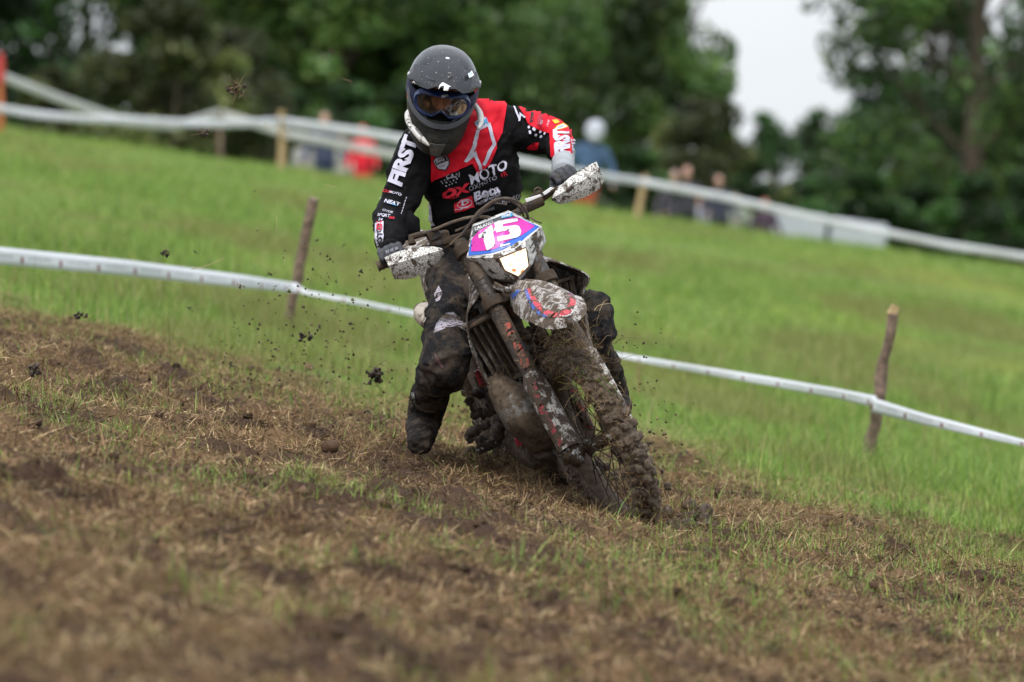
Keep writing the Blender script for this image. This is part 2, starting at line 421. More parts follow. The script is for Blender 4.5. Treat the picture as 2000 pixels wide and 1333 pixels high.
# dead straw mat on the track
def mat_straw(n, d0, d1, w):
    x, y = scatter(n, d0, d1); b = brown(x, y); p = np.column_stack([x, y]); t = fbm(p * 5.2, 4, 3); rr = rough_h(x, y)
    keep = rng.random(n) < (b * (.30 + .85 * (1 - sstep(.44, .6, t))) + .30 * sstep(29, 24, y)) ; x, y = x[keep], y[keep]; m = len(x); t = t[keep]
    c = colours(m, STRAW, [4, 4, 2.4, 2.6, 2, 2.0], .25); q = sstep(.47, .62, t)[:, None]; c = c * (1 - .5 * q)
    a = blades('s', x, y, rng.gamma(3, .033 / 3, m), rng.uniform(.6, 1.3, m) * w, .25, c, None, z0=GH(x, y) + rng.uniform(-.004, .02, m))
    return a
def flatten(co, f, c):
    # lay the blades down: most of the height becomes length along the ground
    k = co.reshape(-1, 5, 3).copy(); b = k[:, :1].copy(); d = k - b; n = len(k)
    az = rng.uniform(0, 2 * np.pi, n); el = np.abs(rng.normal(.2, .5, n)); hgt = d[:, :, 2].copy()
    k[:, :, 0] += hgt * (np.cos(az) * np.cos(el))[:, None]; k[:, :, 1] += hgt * (np.sin(az) * np.cos(el))[:, None]
    k[:, :, 2] = b[:, :, 2] + hgt * np.sin(el)[:, None]
    # follow the lumps: tips settle onto the ground height
    tip = GH(k[:, 4, 0], k[:, 4, 1]); k[:, 4, 2] = np.maximum(k[:, 4, 2], tip + .003)
    # the width vector must not be parallel to the blade
    wv = np.column_stack([-np.sin(az), np.cos(az), rng.normal(0, .5, n)]); wd = np.linalg.norm(co.reshape(-1, 5, 3)[:, 1] - co.reshape(-1, 5, 3)[:, 0], axis=1) / 2
    for i in (0, 2):
        mid = (k[:, i] + k[:, i + 1]) / 2; k[:, i] = mid - wv * wd[:, None]; k[:, i + 1] = mid + wv * wd[:, None]
    return k.reshape(-1, 3), f, c
co, f, c = merge([flatten(*mat_straw(760000, 15.5, 29, .0022)), flatten(*mat_straw(230000, 10.0, 15.8, .0026))])
tag(big('straw', co, f, strawM, col=c), 'dead brown straw and cut grass matted over the churned track', 'straw', None, 'stuff')
# soil crumbs and clods thrown over the track
def lumps(n, d0, d1, r0, r1, seed, bias=.5):
    ph = (1 + 5 ** .5) / 2
    v = np.array([(-1, ph, 0), (1, ph, 0), (-1, -ph, 0), (1, -ph, 0), (0, -1, ph), (0, 1, ph), (0, -1, -ph), (0, 1, -ph), (ph, 0, -1), (ph, 0, 1), (-ph, 0, -1), (-ph, 0, 1)], float) / 1.9
    fa = np.array([(0, 11, 5), (0, 5, 1), (0, 1, 7), (0, 7, 10), (0, 10, 11), (1, 5, 9), (5, 11, 4), (11, 10, 2), (10, 7, 6), (7, 1, 8), (3, 9, 4), (3, 4, 2), (3, 2, 6), (3, 6, 8), (3, 8, 9), (4, 9, 5), (2, 4, 11), (6, 2, 10), (8, 6, 7), (9, 8, 1)])
    x, y = scatter(n, d0, d1); p = np.column_stack([x, y]); b = brown(x, y); t = fbm(p * 5.2, 4, 3)
    keep = rng.random(n) < b * (.12 + sstep(.46, .6, t)); x, y = x[keep], y[keep]; m = len(x)
    r = r0 + (r1 - r0) * rng.random(m) ** 4
    k = v[None] * rng.uniform(.55, 1.3, (m, 12, 1)) * (r[:, None, None] * rng.uniform(.6, 1.3, (m, 1, 3)))
    k[:, :, 2] *= .8
    z = GH(x, y) + r * .25; k += np.column_stack([x, y, z])[:, None]
    c = colours(m, [(.07, .042, .026), (.048, .030, .019), (.11, .07, .044)], [3, 2, 1.3], .2)
    return k.reshape(-1, 3), (fa[None] + np.arange(m)[:, None, None] * 12).reshape(-1, 3), np.repeat(c, 12, 0)
co, f, c = merge([lumps(17000, 12, 27, .004, .022, 1), lumps(2600, 12, 27, .010, .040, 2)])
tag(big('soil_crumbs', co, f, vcol('soil_crumb', .95, 0, 60, .3, .004, 120, .15), col=c), 'dark brown soil crumbs strewn over the churned track', 'soil', None, 'stuff')

# ------------------------------------------------------------------ stakes and barrier tape
woodG = mat('weathered_wood', (.20, .135, .105), .85, var=.45, vscale=30, bump=.003, bscale=50)
woodT = mat('new_wood', (.42, .30, .16), .8, var=.25, vscale=20, bump=.002)
redP = mat('red_paint', (.42, .03, .02), .5, var=.2)
def stake(name, b, t, r, m, label, group=None, split=False, crook=.005, seed=0, cat='stake'):
    b = Vector(b); t = Vector(t); e = empty(name, b, label, cat, group); mb = MB(); n = 11; pts = []; rr = []
    rs = random.Random(seed)
    for i in range(n):
        q = i / (n - 1); p = (b + (t - b) * q) - b; pts.append(p + Vector((rs.uniform(-1, 1), rs.uniform(-1, 1), 0)) * crook * math.sin(q * 3)); rr.append(r * (1 + rs.uniform(-.12, .12)) * (1 - .12 * q))
    mb.tube([pts[0] - Vector((0, 0, .25))] + pts, [rr[0] * .6] + rr, 8); o = mb.build('pole', m, e, sharp=50)
    me = o.data; displace(me, lambda c: (fbm(c * 18, 3, seed) - .5) * r * .5)
    if split:
        mb = MB(); q = pts[-1]; mb.box(q + Vector((0, 0, .012)), (r * 1.2, r * .9, .05), Euler((.1, .5, .2)).to_matrix()); mb.build('split_top', woodT, e)
    return e
def G(u, v, d):   # ground point under a photo column at distance d
    x = (u - 1000) / FPX * d; return Vector((x, d, float(H(x, d))))
stake('wooden_stake', G(560, 0, 31.2) , W(613, 388, 31.0), .030, woodG, 'grey wooden stake left of the rider holding the near tape', 'stakes of the near tape', seed=3)
stake('wooden_stake', G(1693, 0, 27.4), W(1744, 612, 27.2), .031, woodG, 'dark crooked wooden stake with a pale split top right of the rider', 'stakes of the near tape', True, .016, seed=5)
stake('wooden_stake', G(550, 0, 72), W(550, 216, 72), .045, woodT, 'pale new wooden stake on the hill crest left of the man in navy', 'stakes of the far tape', seed=6)
stake('wooden_stake', G(430, 0, 84), W(430, 215, 84), .035, woodG, 'thin grey stake behind the hill crest, between the tapes', 'stakes of the far tape', seed=7)
stake('wooden_stake', G(1243, 0, 74), W(1262, 342, 74), .045, woodT, 'tan wooden stake leaning right, beside the spectators in dark clothes', 'stakes of the far tape', seed=8)
e = stake('marker_pole', G(1, 0, 70), W(1, 118, 70), .045, mat('orange_paint', (.45, .13, .04), .6, var=.2), 'red topped orange marker pole at the left end of the far tape', seed=2, crook=0, cat='pole')
mb = MB(); tp = W(1, 118, 70) - W(0, 0, 0) * 0 - e.location; mb.tube([tp - Vector((0, 0, .28)), tp - Vector((0, 0, .02)), tp + Vector((0, 0, .1))], [.055, .05, .02], 10); mb.build('cap', redP, e)

def tape_mat():
    m = bpy.data.materials.new('barrier_tape'); m.use_nodes = True; n = m.node_tree; L = n.links; P = n.nodes['Principled BSDF']
    P.inputs['Roughness'].default_value = .35
    uv = n.nodes.new('ShaderNodeUVMap'); sp = n.nodes.new('ShaderNodeSeparateXYZ'); L.new(uv.outputs['UV'], sp.inputs[0])
    def math_(op, a, b=None):
        x = n.nodes.new('ShaderNodeMath'); x.operation = op
        for i, q in enumerate((a, b)):
            if q is None: continue
            if isinstance(q, (int, float)): x.inputs[i].default_value = q
            else: L.new(q, x.inputs[i])
        return x.outputs[0]
    # a red mark and a line of grey print every 0.32 m of tape
    fr = math_('FRACT', math_('DIVIDE', sp.outputs['X'], .32))
    red = math_('MULTIPLY', math_('LESS_THAN', fr, .07), math_('LESS_THAN', math_('ABSOLUTE', math_('SUBTRACT', sp.outputs['Y'], .35)), .2))
    ns = n.nodes.new('ShaderNodeTexNoise'); ns.inputs['Scale'].default_value = 40; L.new(uv.outputs['UV'], ns.inputs['Vector'])
    prn = math_('MULTIPLY', math_('MULTIPLY', math_('GREATER_THAN', fr, .2), math_('LESS_THAN', fr, .8)), math_('MULTIPLY', math_('LESS_THAN', math_('ABSOLUTE', math_('SUBTRACT', sp.outputs['Y'], .5)), .1), math_('GREATER_THAN', ns.outputs['Fac'], .52)))
    a = n.nodes.new('ShaderNodeMixRGB'); a.inputs['Color1'].default_value = (.74, .76, .80, 1); a.inputs['Color2'].default_value = (.35, .36, .4, 1); L.new(prn, a.inputs['Fac'])
    b = n.nodes.new('ShaderNodeMixRGB'); b.inputs['Color2'].default_value = (.30, .09, .12, 1); L.new(a.outputs[0], b.inputs['Color1']); L.new(red, b.inputs['Fac'])
    L.new(b.outputs[0], P.inputs['Base Color'])
    tr = n.nodes.new('ShaderNodeBsdfTranslucent'); L.new(b.outputs[0], tr.inputs['Color']); ms = n.nodes.new('ShaderNodeMixShader'); ms.inputs['Fac'].default_value = .3
    L.new(P.outputs[0], ms.inputs[1]); L.new(tr.outputs[0], ms.inputs[2]); L.new(ms.outputs[0], n.nodes['Material Output'].inputs['Surface'])
    return m
tapeM = tape_mat()
def tape(name, pts, label, group=None, greym=None, sag=0., n=14, seed=0):
    """pts: (u, v, d, width in metres, tilt of the strip about its length in degrees)"""
    rs = np.random.default_rng(seed); P = []; wd = []; tl = []
    for i in range(len(pts) - 1):
        a, b = pts[i], pts[i + 1]
        for k in range(n + (i == len(pts) - 2)):
            q = k / n; p = W(*a[:3]).lerp(W(*b[:3]), q); p.z -= sag * 4 * q * (1 - q); P.append(p); wd.append(a[3] + (b[3] - a[3]) * q); tl.append(a[4] + (b[4] - a[4]) * q)
    me = bpy.data.meshes.new(name); V = []; F = []; UV = []; s = 0
    for i, p in enumerate(P):
        if i: s += (p - P[i - 1]).length
        w = wd[i]; t = R(tl[i] + rs.normal(0, 2)); 
        for k in range(4):
            c = (k / 3 - .5); off = Vector((0, math.sin(t) * c * w, math.cos(t) * c * w)); off.y += .012 * math.sin(s * 5 + seed) * (c + .3) + .006 * (k % 2)
            V.append(p + off); UV.append((s, k / 3))
    for i in range(len(P) - 1):
        for k in range(3): F.append((i * 4 + k, i * 4 + k + 1, i * 4 + 5 + k, i * 4 + 4 + k))
    me.from_pydata([tuple(v) for v in V], [], F); uvl = me.uv_layers.new(name='UVMap')
    for l in me.loops: uvl.data[l.index].uv = UV[l.vertex_index]
    o = link(name, me, greym or tapeM); sm = o.modifiers.new('s', 'SOLIDIFY'); sm.thickness = .0012
    return tag(o, label, 'barrier tape', group)
tape('barrier_tape', [(-260, 470, 28.0, .088, 8), (0, 500, 28.5, .088, 4), (250, 524, 29.4, .082, 0), (480, 551, 30.4, .070, 10), (572, 562, 30.97, .055, 15), (582, 563, 30.97, .05, 10)], 'wide white barrier tape running in from the left to the grey stake', 'near barrier tape spans', seed=1)
tape('barrier_tape', [(582, 565, 30.96, .045, 20), (600, 572, 30.9, .026, 30), (700, 591, 30.7, .032, 15), (835, 619, 30.4, .030, 10), (1000, 652, 30, .03, 20), (1200, 693, 29.4, .026, 20), (1300, 711, 29, .036, 10), (1500, 745, 28.2, .045, 5), (1640, 770, 27.6, .050, 0), (1712, 786, 27.15, .058, 5)], 'narrow twisted white tape with red marks between the two near stakes behind the motorcycle', 'near barrier tape spans', seed=2)
tape('barrier_tape', [(1700, 790, 27.13, .07, 0), (1800, 818, 26.7, .054, 4), (2000, 866, 26, .032, 12), (2250, 925, 25.2, .05, 10)], 'white tape with red marks running from the crooked stake out to the right', 'near barrier tape spans', seed=3)
tapeG = mat('dull_tape', (.46, .46, .44), .5, var=.15)
tape('barrier_tape', [(-200, 190, 68, .10, 0), (0, 212, 69, .095, 0), (240, 233, 70, .095, 5), (548, 238, 71.9, .10, 0)], 'white far tape from the marker pole to the pale stake on the crest', 'far barrier tape spans', sag=.04, seed=4)
tape('barrier_tape', [(552, 238, 71.9, .10, 0), (700, 258, 70, .11, 0), (900, 293, 68, .10, 3), (1100, 332, 67, .09, 0), (1256, 356, 70, .09, 4), (1400, 383, 69, .09, 0)], 'white far tape passing behind the rider at head height of the spectators', 'far barrier tape spans', seed=5)
tape('barrier_tape', [(1400, 383, 69, .09, 0), (1600, 428, 67.5, .09, 5), (1844, 478, 66, .08, 0), (2040, 508, 65, .08, 0), (2300, 560, 64, .12, 0)], 'white far tape running down the hill past the dark trees on the right', 'far barrier tape spans', seed=6)
tape('barrier_tape', [(4, 150, 72, .13, 0), (120, 195, 75, .13, 0), (240, 238, 79, .13, 10), (340, 248, 82, .12, 0), (430, 220, 84, .12, 0)], 'dull grey tape drooping from the marker pole to the thin grey stake', 'second far tape spans', tapeG, seed=7)
tape('barrier_tape', [(430, 222, 84, .12, 0), (560, 262, 84, .13, 0), (700, 290, 85, .14, 0), (860, 322, 86, .14, 0)], 'dull grey tape hanging low in front of the man in navy and the red coat', 'second far tape spans', tapeG, seed=8)
# ------------------------------------------------------------------ trees beyond the crest
leafM = vcol('leaves', .45, .45, spec=.5)
barkM = mat('bark', (.09, .07, .05), .9, var=.4, vscale=8, bump=.02, bscale=12)
def crown_mesh(seed, blobs, nleaf, leaf, pal, wts):
    """leaf sized faces spread through overlapping clumps; blobs: (x,y,z,rx,ry,rz,weight)"""
    r = np.random.default_rng(seed); B = np.array(blobs, float); wt = B[:, 6] * B[:, 3] * B[:, 5]; k = r.choice(len(B), nleaf, p=wt / wt.sum())
    dv = r.normal(0, 1, (nleaf, 3)); dv /= np.linalg.norm(dv, axis=1)[:, None]; rad = r.random(nleaf) ** .42
    c = B[k, :3] + dv * rad[:, None] * B[k, 3:6]
    # tear holes: sub-clumps survive where the noise is high
    nz = fbm(c * .9, 3, seed); keep = nz > .42; c = c[keep]; k = k[keep]; n = len(c)
    a = r.normal(0, 1, (n, 3)); a /= np.linalg.norm(a, axis=1)[:, None]; b = r.normal(0, 1, (n, 3)); b -= a * (a * b).sum(1)[:, None]; b /= np.linalg.norm(b, axis=1)[:, None]
    s = leaf * r.uniform(.6, 1.4, n)[:, None]
    co = np.stack([c - a * s, c + b * s * .55, c + a * s, c - b * s * .55], 1).reshape(-1, 3)
    f = np.arange(n * 4).reshape(-1, 4); pal = np.array(pal); col = pal[r.choice(len(pal), n, p=np.array(wts) / sum(wts))] * (1 + r.normal(0, .2, (n, 1)))
    cl = fbm(c * .55, 3, seed + 9)[:, None]; col = col * (.45 + 1.25 * sstep(.36, .68, cl)); col = np.clip(col, .004, 1)
    return co, f, np.repeat(col, 4, 0)
def make_tree(seed, hgt, spread, low, nleaf, leaf, pal, wts, nb=26, trunk=.28, dens=1.0, name='tree'):
    r = random.Random(seed); blobs = []; limbs = []
    for i in range(nb):
        z = low + (hgt - low) * (i + .5) / nb; q = (z - low) / (hgt - low); prof = (math.sin(math.pi * min(1, q * .75 + .25)) ** .7)
        a = i * 2.4 + r.uniform(-.5, .5); rr = spread * prof * r.uniform(.25, .85)
        br = spread * r.uniform(.26, .46) * (.6 + .4 * prof)
        c = Vector((math.cos(a) * rr, math.sin(a) * rr, z + r.uniform(-.3, .3))); blobs.append((c.x, c.y, c.z, br, br, br * r.uniform(.55, .85), 1)); limbs.append((c, br))
    me = crown_mesh(seed, blobs, nleaf, leaf, pal, wts)
    root = bpy.data.objects.new(name, None); COL.objects.link(root)
    o = big('crown', me[0], me[1], leafM, col=me[2], parent=root)
    mb = MB(); top = hgt * .8; lean = Vector((r.uniform(-.4, .4), r.uniform(-.4, .4), 0))
    axis_ = [lean * (q * q) * 1.5 + Vector((math.sin(q * 5 + seed) * .15, 0, top * q)) for q in [i / 9 for i in range(10)]]
    mb.tube([axis_[0] - Vector((0, 0, .6))] + axis_, [trunk * 1.3] + [trunk * (1.15 - q) for q in [i / 9 for i in range(10)]], 9)
    for c, br in limbs:
        q = max(.1, min(.85, c.z / top - .15)); i = int(q * 9); s = axis_[i]; mid = s.lerp(c, .5) + Vector((0, 0, -.15)); rr = trunk * (1.1 - q) * .42
        mb.tube([s, mid, c], [rr, rr * .65, .02], 6)
        for k in range(3):
            e2 = c + Vector((r.uniform(-1, 1), r.uniform(-1, 1), r.uniform(-.6, .8))) * br * .8; mb.tube([mid, mid.lerp(e2, .5) + Vector((0, 0, .08)), e2], [rr * .4, rr * .25, .01], 5)
    mb.build('trunk', barkM, root); return root
def copy_tree(o):
    c = o.copy(); COL.objects.link(c)
    for ch in o.children:
        d = ch.copy(); COL.objects.link(d); d.parent = c
    return c
DARK = [(.032, .085, .020), (.045, .11, .026), (.065, .14, .03), (.022, .055, .018)]
MIDG = [(.075, .145, .038), (.11, .185, .045), (.05, .10, .028), (.155, .215, .06)]
OLIV = [(.13, .15, .045), (.09, .115, .035), (.17, .18, .06), (.055, .08, .025)]
protos = {
 'mid': make_tree(11, 13, 3.6, .6, 34000, .13, MIDG, [3, 3, 2, 1.2], 34),
 'dark': make_tree(23, 14, 4.2, .4, 40000, .13, DARK, [3, 3, 1.6, 2], 36),
 'airy': make_tree(37, 14, 4.0, 2.0, 19000, .12, MIDG, [3, 2, 3, .6], 32),
 'poplar': make_tree(41, 13, 2.6, .5, 34000, .12, MIDG, [3, 2.5, 3, .8], 44, trunk=.22),
 'bush': make_tree(53, 4.2, 2.0, .1, 15000, .10, DARK, [2, 3, 2, 1], 16, trunk=.1),
 'olive': make_tree(67, 5.2, 2.3, .2, 16000, .10, OLIV, [3, 3, 1.5, 2], 18, trunk=.12)}
_used = set()
def put(kind, u, d, s, rz, label, group, name='tree', cat='tree', sz=1.0):
    o = protos[kind] if kind not in _used else copy_tree(protos[kind]); _used.add(kind)
    o.name = name
    g = G(u, 0, d); o.location = g - Vector((0, 0, .15)); o.rotation_euler = (0, 0, rz); o.scale = (s, s, s * sz); tag(o, label, cat, group); return o
GT = 'trees beyond the hill crest'; GB = 'bushes along the field edge'
put('dark', -110, 114, .9, .3, 'very dark tree filling the top left corner with sky showing through', GT)
put('airy', 175, 120, .72, 1.3, 'loose tree on the left with bright sky holes in its crown', GT)
put('mid', 420, 120, 1.0, 2.0, 'mid green tree left of the rider above the drooping tape', GT)
put('mid', 640, 116, 1.05, 4.1, 'fresh green tree directly behind the man in navy', GT)
put('dark', 800, 124, 1.0, 2.2, 'dark tree rising behind the helmet of the rider', GT)
put('mid', 900, 121, .95, .9, 'mid green tree above the shoulder of the rider', GT)
put('dark', 960, 130, .70, 5.2, 'dark leafy tree between the rider and the tall narrow tree', GT)
put('poplar', 1300, 113, .62, 1.0, 'tall narrow tree with leafy trunk left of the open sky', GT, sz=1.5)
put('airy', 1165, 117, .62, 3.3, 'thin crowned tree with many small sky gaps beside the narrow tree', GT)
put('airy', 1900, 112, .98, 4.4, 'wide airy tree on the right, sky dotted through its upper crown', GT)
put('dark', 2230, 118, .9, 1.1, 'dark tree at the right edge above the falling tape', GT)
put('mid', 1700, 135, .42, 2.7, 'lower mid green tree under the right side crowns', GT)
put('dark', 1670, 126, .29, 1.9, 'low dark tree filling the gap under the left edge of the airy tree', GT)
put('dark', 1800, 124, .31, 3.3, 'low dark tree directly under the crown of the airy tree', GT)
put('dark', 1930, 125, .33, 4.9, 'low dark tree at the far right below the airy tree', GT)
put('dark', 1820, 128, .66, 4.4, 'tall dark green tree behind the airy tree on the right', GT)
put('dark', 1500, 150, .42, .4, 'far low tree closing the bottom of the open sky', GT)
put('mid', 1400, 152, .44, 5.0, 'far rounded tree left of the bottom of the open sky', GT)
put('dark', 1590, 148, .43, 3.6, 'far dark tree right of the bottom of the open sky', GT)
put('dark', 560, 142, 1.0, 1.9, 'dark back row tree left of the fresh green one', GT)
put('dark', 890, 145, 1.05, 3.0, 'dark back row tree behind the rider', GT)
bl = [('bush', -20, 103, .62, 'dark bush behind the marker pole'), ('olive', 100, 104, .52, 'olive bush right of the marker pole'), ('bush', 215, 102, .55, 'dark bush above the drooping tape'),
      ('olive', 330, 100, .78, 'brownish olive bush above the lowest dip of the tape'), ('olive', 455, 103, .72, 'olive bush behind the thin grey stake'), ('bush', 560, 104, .65, 'dark bush behind the pale stake'),
      ('bush', 680, 102, .7, 'dark bush behind the red coat'), ('bush', 800, 104, .75, 'dark bush left of the helmet'), ('bush', 1010, 104, .7, 'dark bush behind the raised elbow of the rider'),
      ('bush', 1130, 103, .55, 'dark bush behind the spectator in the white helmet'), ('bush', 1240, 102, .6, 'dark bush behind the leaning tan stake'), ('olive', 1375, 104, .72, 'light olive bush behind the two spectators in dark clothes'),
      ('bush', 1470, 104, .55, 'dark bush behind the seated spectator'), ('bush', 1580, 103, .60, 'dark bush behind the left part of the white trailer'), ('bush', 1690, 101, .62, 'dark bush behind the right part of the white trailer'),
      ('bush', 1800, 102, .62, 'dark bush under the wide airy tree'), ('bush', 1900, 100, .66, 'dark bush right of the one under the airy tree'), ('bush', 2010, 101, .72, 'dark bush at the right edge of the field')]
for i, (k, u, d, s, lb) in enumerate(bl): put(k, u, d, s, i * 1.7, lb, GB, 'bush', 'bush')

# ------------------------------------------------------------------ spectators and trailer beyond the crest
skinB = mat('skin_far', (.46, .27, .20), .6)
def spectator(u, d, htop, jacket, trousers, hair, label, lean=0., arms=25, scale=1.0, helmet=None, rz=0.):
    """standing figure: feet on the ground, head top at world height of photo row htop"""
    g = G(u, 0, d); top = W(u, htop, d).z; h = max(.9, top - g.z); s = h / 1.74
    e = empty('person', g, label, 'person', 'spectators'); e.rotation_euler = (0, R(lean), rz)
    def V(x, y, z): return Vector((x, y, z)) * s
    mb = MB()
    mb.capsule(V(-.09, 0, .08), .05 * s, V(-.09, -.02, .48), .058 * s).capsule(V(-.09, -.02, .48), .06 * s, V(-.085, 0, .9), .08 * s)
    mb.capsule(V(.09, 0, .08), .05 * s, V(.09, -.02, .48), .058 * s).capsule(V(.09, -.02, .48), .06 * s, V(.085, 0, .9), .08 * s)
    mb.ball(V(0, 0, .98), (.16 * s, .12 * s, .14 * s)).ball(V(0, 0, 1.2), (.16 * s, .11 * s, .22 * s)).ball(V(0, 0, 1.36), (.19 * s, .11 * s, .1 * s)).capsule(V(0, 0, 1.4), .055 * s, V(0, 0, 1.52), .05 * s)
    mb.ball(V(0, -.01, 1.63), (.075 * s, .095 * s, .115 * s)).ball(V(0, -.105, 1.615), (.014 * s, .02 * s, .02 * s))
    A = math.sin(R(arms)); arm = []
    for q in (-1, 1):
        el = V(q * (.2 + .3 * A), -.02, 1.12); wr = V(q * (.22 + .35 * A), -.16, .92); arm.append((el, wr, q))
        mb.capsule(V(q * .19, 0, 1.38), .05 * s, el, .04 * s).capsule(el, .04 * s, wr, .028 * s).ball(wr + V(0, -.05, -.04), (.03 * s, .045 * s, .05 * s))
        mb.ball(V(q * .09, -.06, .04), (.045 * s, .12 * s, .04 * s))
    me = blobmesh(mb, .02 * s, 3); link('body', me, skinB, e)
    j = MB(); j.ball(V(0, 0, 1.2), (.2 * s, .14 * s, .3 * s)).ball(V(0, 0, 1.37), (.215 * s, .13 * s, .1 * s)).ball(V(0, 0, .98), (.19 * s, .15 * s, .13 * s))
    for el, wr, q in arm: j.capsule(V(q * .19, 0, 1.38), .07 * s, el, .058 * s).capsule(el, .056 * s, wr, .045 * s)
    me = blobmesh(j, .02 * s, 2); displace(me, lambda c: (fbm(c * 9, 3, 4) - .5) * .03); link('jacket', me, mat('cloth_%.2f_%.2f_%.2f' % jacket, jacket, .85, var=.2), e)
    t = MB(); t.ball(V(0, 0, .93), (.18 * s, .13 * s, .12 * s))
    for q in (-1, 1): t.capsule(V(q * .09, 0, .14), .068 * s, V(q * .09, -.02, .5), .075 * s).capsule(V(q * .09, -.02, .5), .078 * s, V(q * .085, 0, .88), .1 * s)
    link('trousers', blobmesh(t, .02 * s, 2), mat('cloth_%.2f_%.2f_%.2f' % trousers, trousers, .85, var=.2), e)
    if helmet:
        hb = MB(); hb.ball(V(0, .0, 1.66), (.15 * s, .17 * s, .165 * s), 20, 14); hb.ball(V(0, -.12, 1.56), (.1 * s, .09 * s, .06 * s)); hb.build('helmet', mat('white_shell', helmet, .35), e)
    elif hair:
        hb = MB(); hb.ball(V(0, .015, 1.665), (.082 * s, .095 * s, .09 * s)).ball(V(0, .05, 1.6), (.078 * s, .06 * s, .09 * s)); link('hair', blobmesh(hb, .015 * s, 1), mat('hair_%.2f_%.2f' % hair[:2], hair, .8), e)
    return e
spectator(634, 90, 222, (.035, .045, .09), (.02, .03, .09), (.30, .20, .15), 'person in a navy jacket with light brown hair standing by the pale stake', arms=20)
spectator(598, 91, 262, (.30, .29, .28), (.25, .24, .23), (.2, .2, .18), 'small person in pale grey just left of the person in navy', arms=8)
spectator(664, 91, 258, (.28, .28, .25), (.12, .11, .1), (.2, .16, .12), 'small person in pale grey green just right of the person in navy', arms=8)
spectator(708, 88, 246, (.62, .01, .03), (.62, .015, .035), (.55, .01, .03), 'small person in a bright red hooded coat left of the rider', arms=10)
spectator(1128, 88, 243, (.05, .10, .19), (.32, .06, .03), None, 'person in blue and orange with a big white helmet behind the raised elbow', lean=9, arms=28, helmet=(.42, .44, .50))
spectator(1318, 90, 334, (.05, .045, .06), (.03, .03, .04), (.22, .2, .2), 'person with grey hair in black, left of the bald one', arms=20)
spectator(1342, 89, 327, (.03, .03, .045), (.02, .02, .03), (.42, .22, .2), 'bald person with a pink face in a black jacket', arms=30)
spectator(1404, 90, 342, (.03, .035, .06), (.02, .02, .025), (.03, .022, .02), 'dark haired person in a dark jacket right of the bald one', arms=15)
spectator(1366, 91, 383, (.36, .36, .42), (.33, .33, .38), (.3, .3, .3), 'small person in pale lilac grey between the two dark jackets', arms=5)
spectator(1436, 91, 380, (.24, .27, .22), (.34, .35, .37), (.17, .2, .12), 'small person in grey green right of the dark haired one', arms=25)
spectator(1494, 90, 390, (.05, .03, .05), (.015, .02, .04), (.35, .06, .04), 'low person in dark clothes with a red cap left of the white trailer', arms=20)
# low white box trailer: two boxes, a dark gap, wheels and a drawbar
g = G(1600, 0, 92); e = empty('box_trailer', g, 'low white box trailer standing behind the crest below the far tape', 'trailer')
whiteT = mat('trailer_white', (.40, .43, .47), .4, var=.06); blackT = mat('rubber_far', (.03, .03, .03), .8)
tl = math.atan(-.137)
Mt = Euler((0, -tl, 0)).to_matrix()
mb = MB()
mb.box(Mt @ Vector((-.47, 0, .88)), (.82, 1.3, .62), Mt).box(Mt @ Vector((.47, 0, .88)), (.90, 1.3, .60), Mt); mb.build('box', whiteT, e, bevel=.03)
mb = MB(); mb.box(Mt @ Vector((-.01, 0, .86)), (.1, 1.1, .56), Mt); mb.build('gap_panel', blackT, e)
mb = MB(); mb.box(Mt @ Vector((0, 0, .52)), (1.95, 1.2, .08), Mt).tube([Mt @ Vector((-.9, 0, .5)), Mt @ Vector((-1.7, 0, .45))], .03, 8); mb.build('chassis', mat('galvanised', (.3, .3, .3), .5, .7), e)
for xx in (-.35, .35):
    for yy in (-.68, .68):
        mb = MB(); mb.tube([Mt @ Vector((xx, yy - .07, .27)), Mt @ Vector((xx, yy + .07, .27))], .26, 20); mb.build('wheel', blackT, e)
# ------------------------------------------------------------------ motorcycle frame of reference
LEAN, PHI = 24.2, 13.2
_f = Vector((math.sin(R(PHI)), -math.cos(R(PHI)), 0)); _f.z = -.187 * _f.x + .031 * _f.y; _f.normalize()
_rt = _f.cross(Vector((0, 0, 1))).normalized(); _u0 = _rt.cross(_f); _u = _u0 * math.cos(R(LEAN)) + _rt * math.sin(R(LEAN)); _l = _u.cross(_f)
MC = W(1245, 1040, 19.75)                       # contact patch of the front tyre, a few centimetres down in the soil
MBK = Matrix(((_f.x, _l.x, _u.x, MC.x), (_f.y, _l.y, _u.y, MC.y), (_f.z, _l.z, _u.z, MC.z), (0, 0, 0, 1)))
MIV = MBK.inverted(); CAMP = Vector((0, 0, CAMZ))
def B(u, v, x):
    """bike frame point (x forward, y to the bike's left, z up) seen at photo pixel u,v on the plane x = const"""
    o = MIV @ CAMP; d = MIV.to_3x3() @ (W(u, v, 1) - CAMP); return o + d * ((x - o.x) / d.x)
def BP(x, y, z): return MBK @ Vector((x, y, z))
bike = empty('motorcycle', label='mud caked enduro motorcycle with number 15 plate leaning into a corner', cat='motorcycle', matrix=MBK)

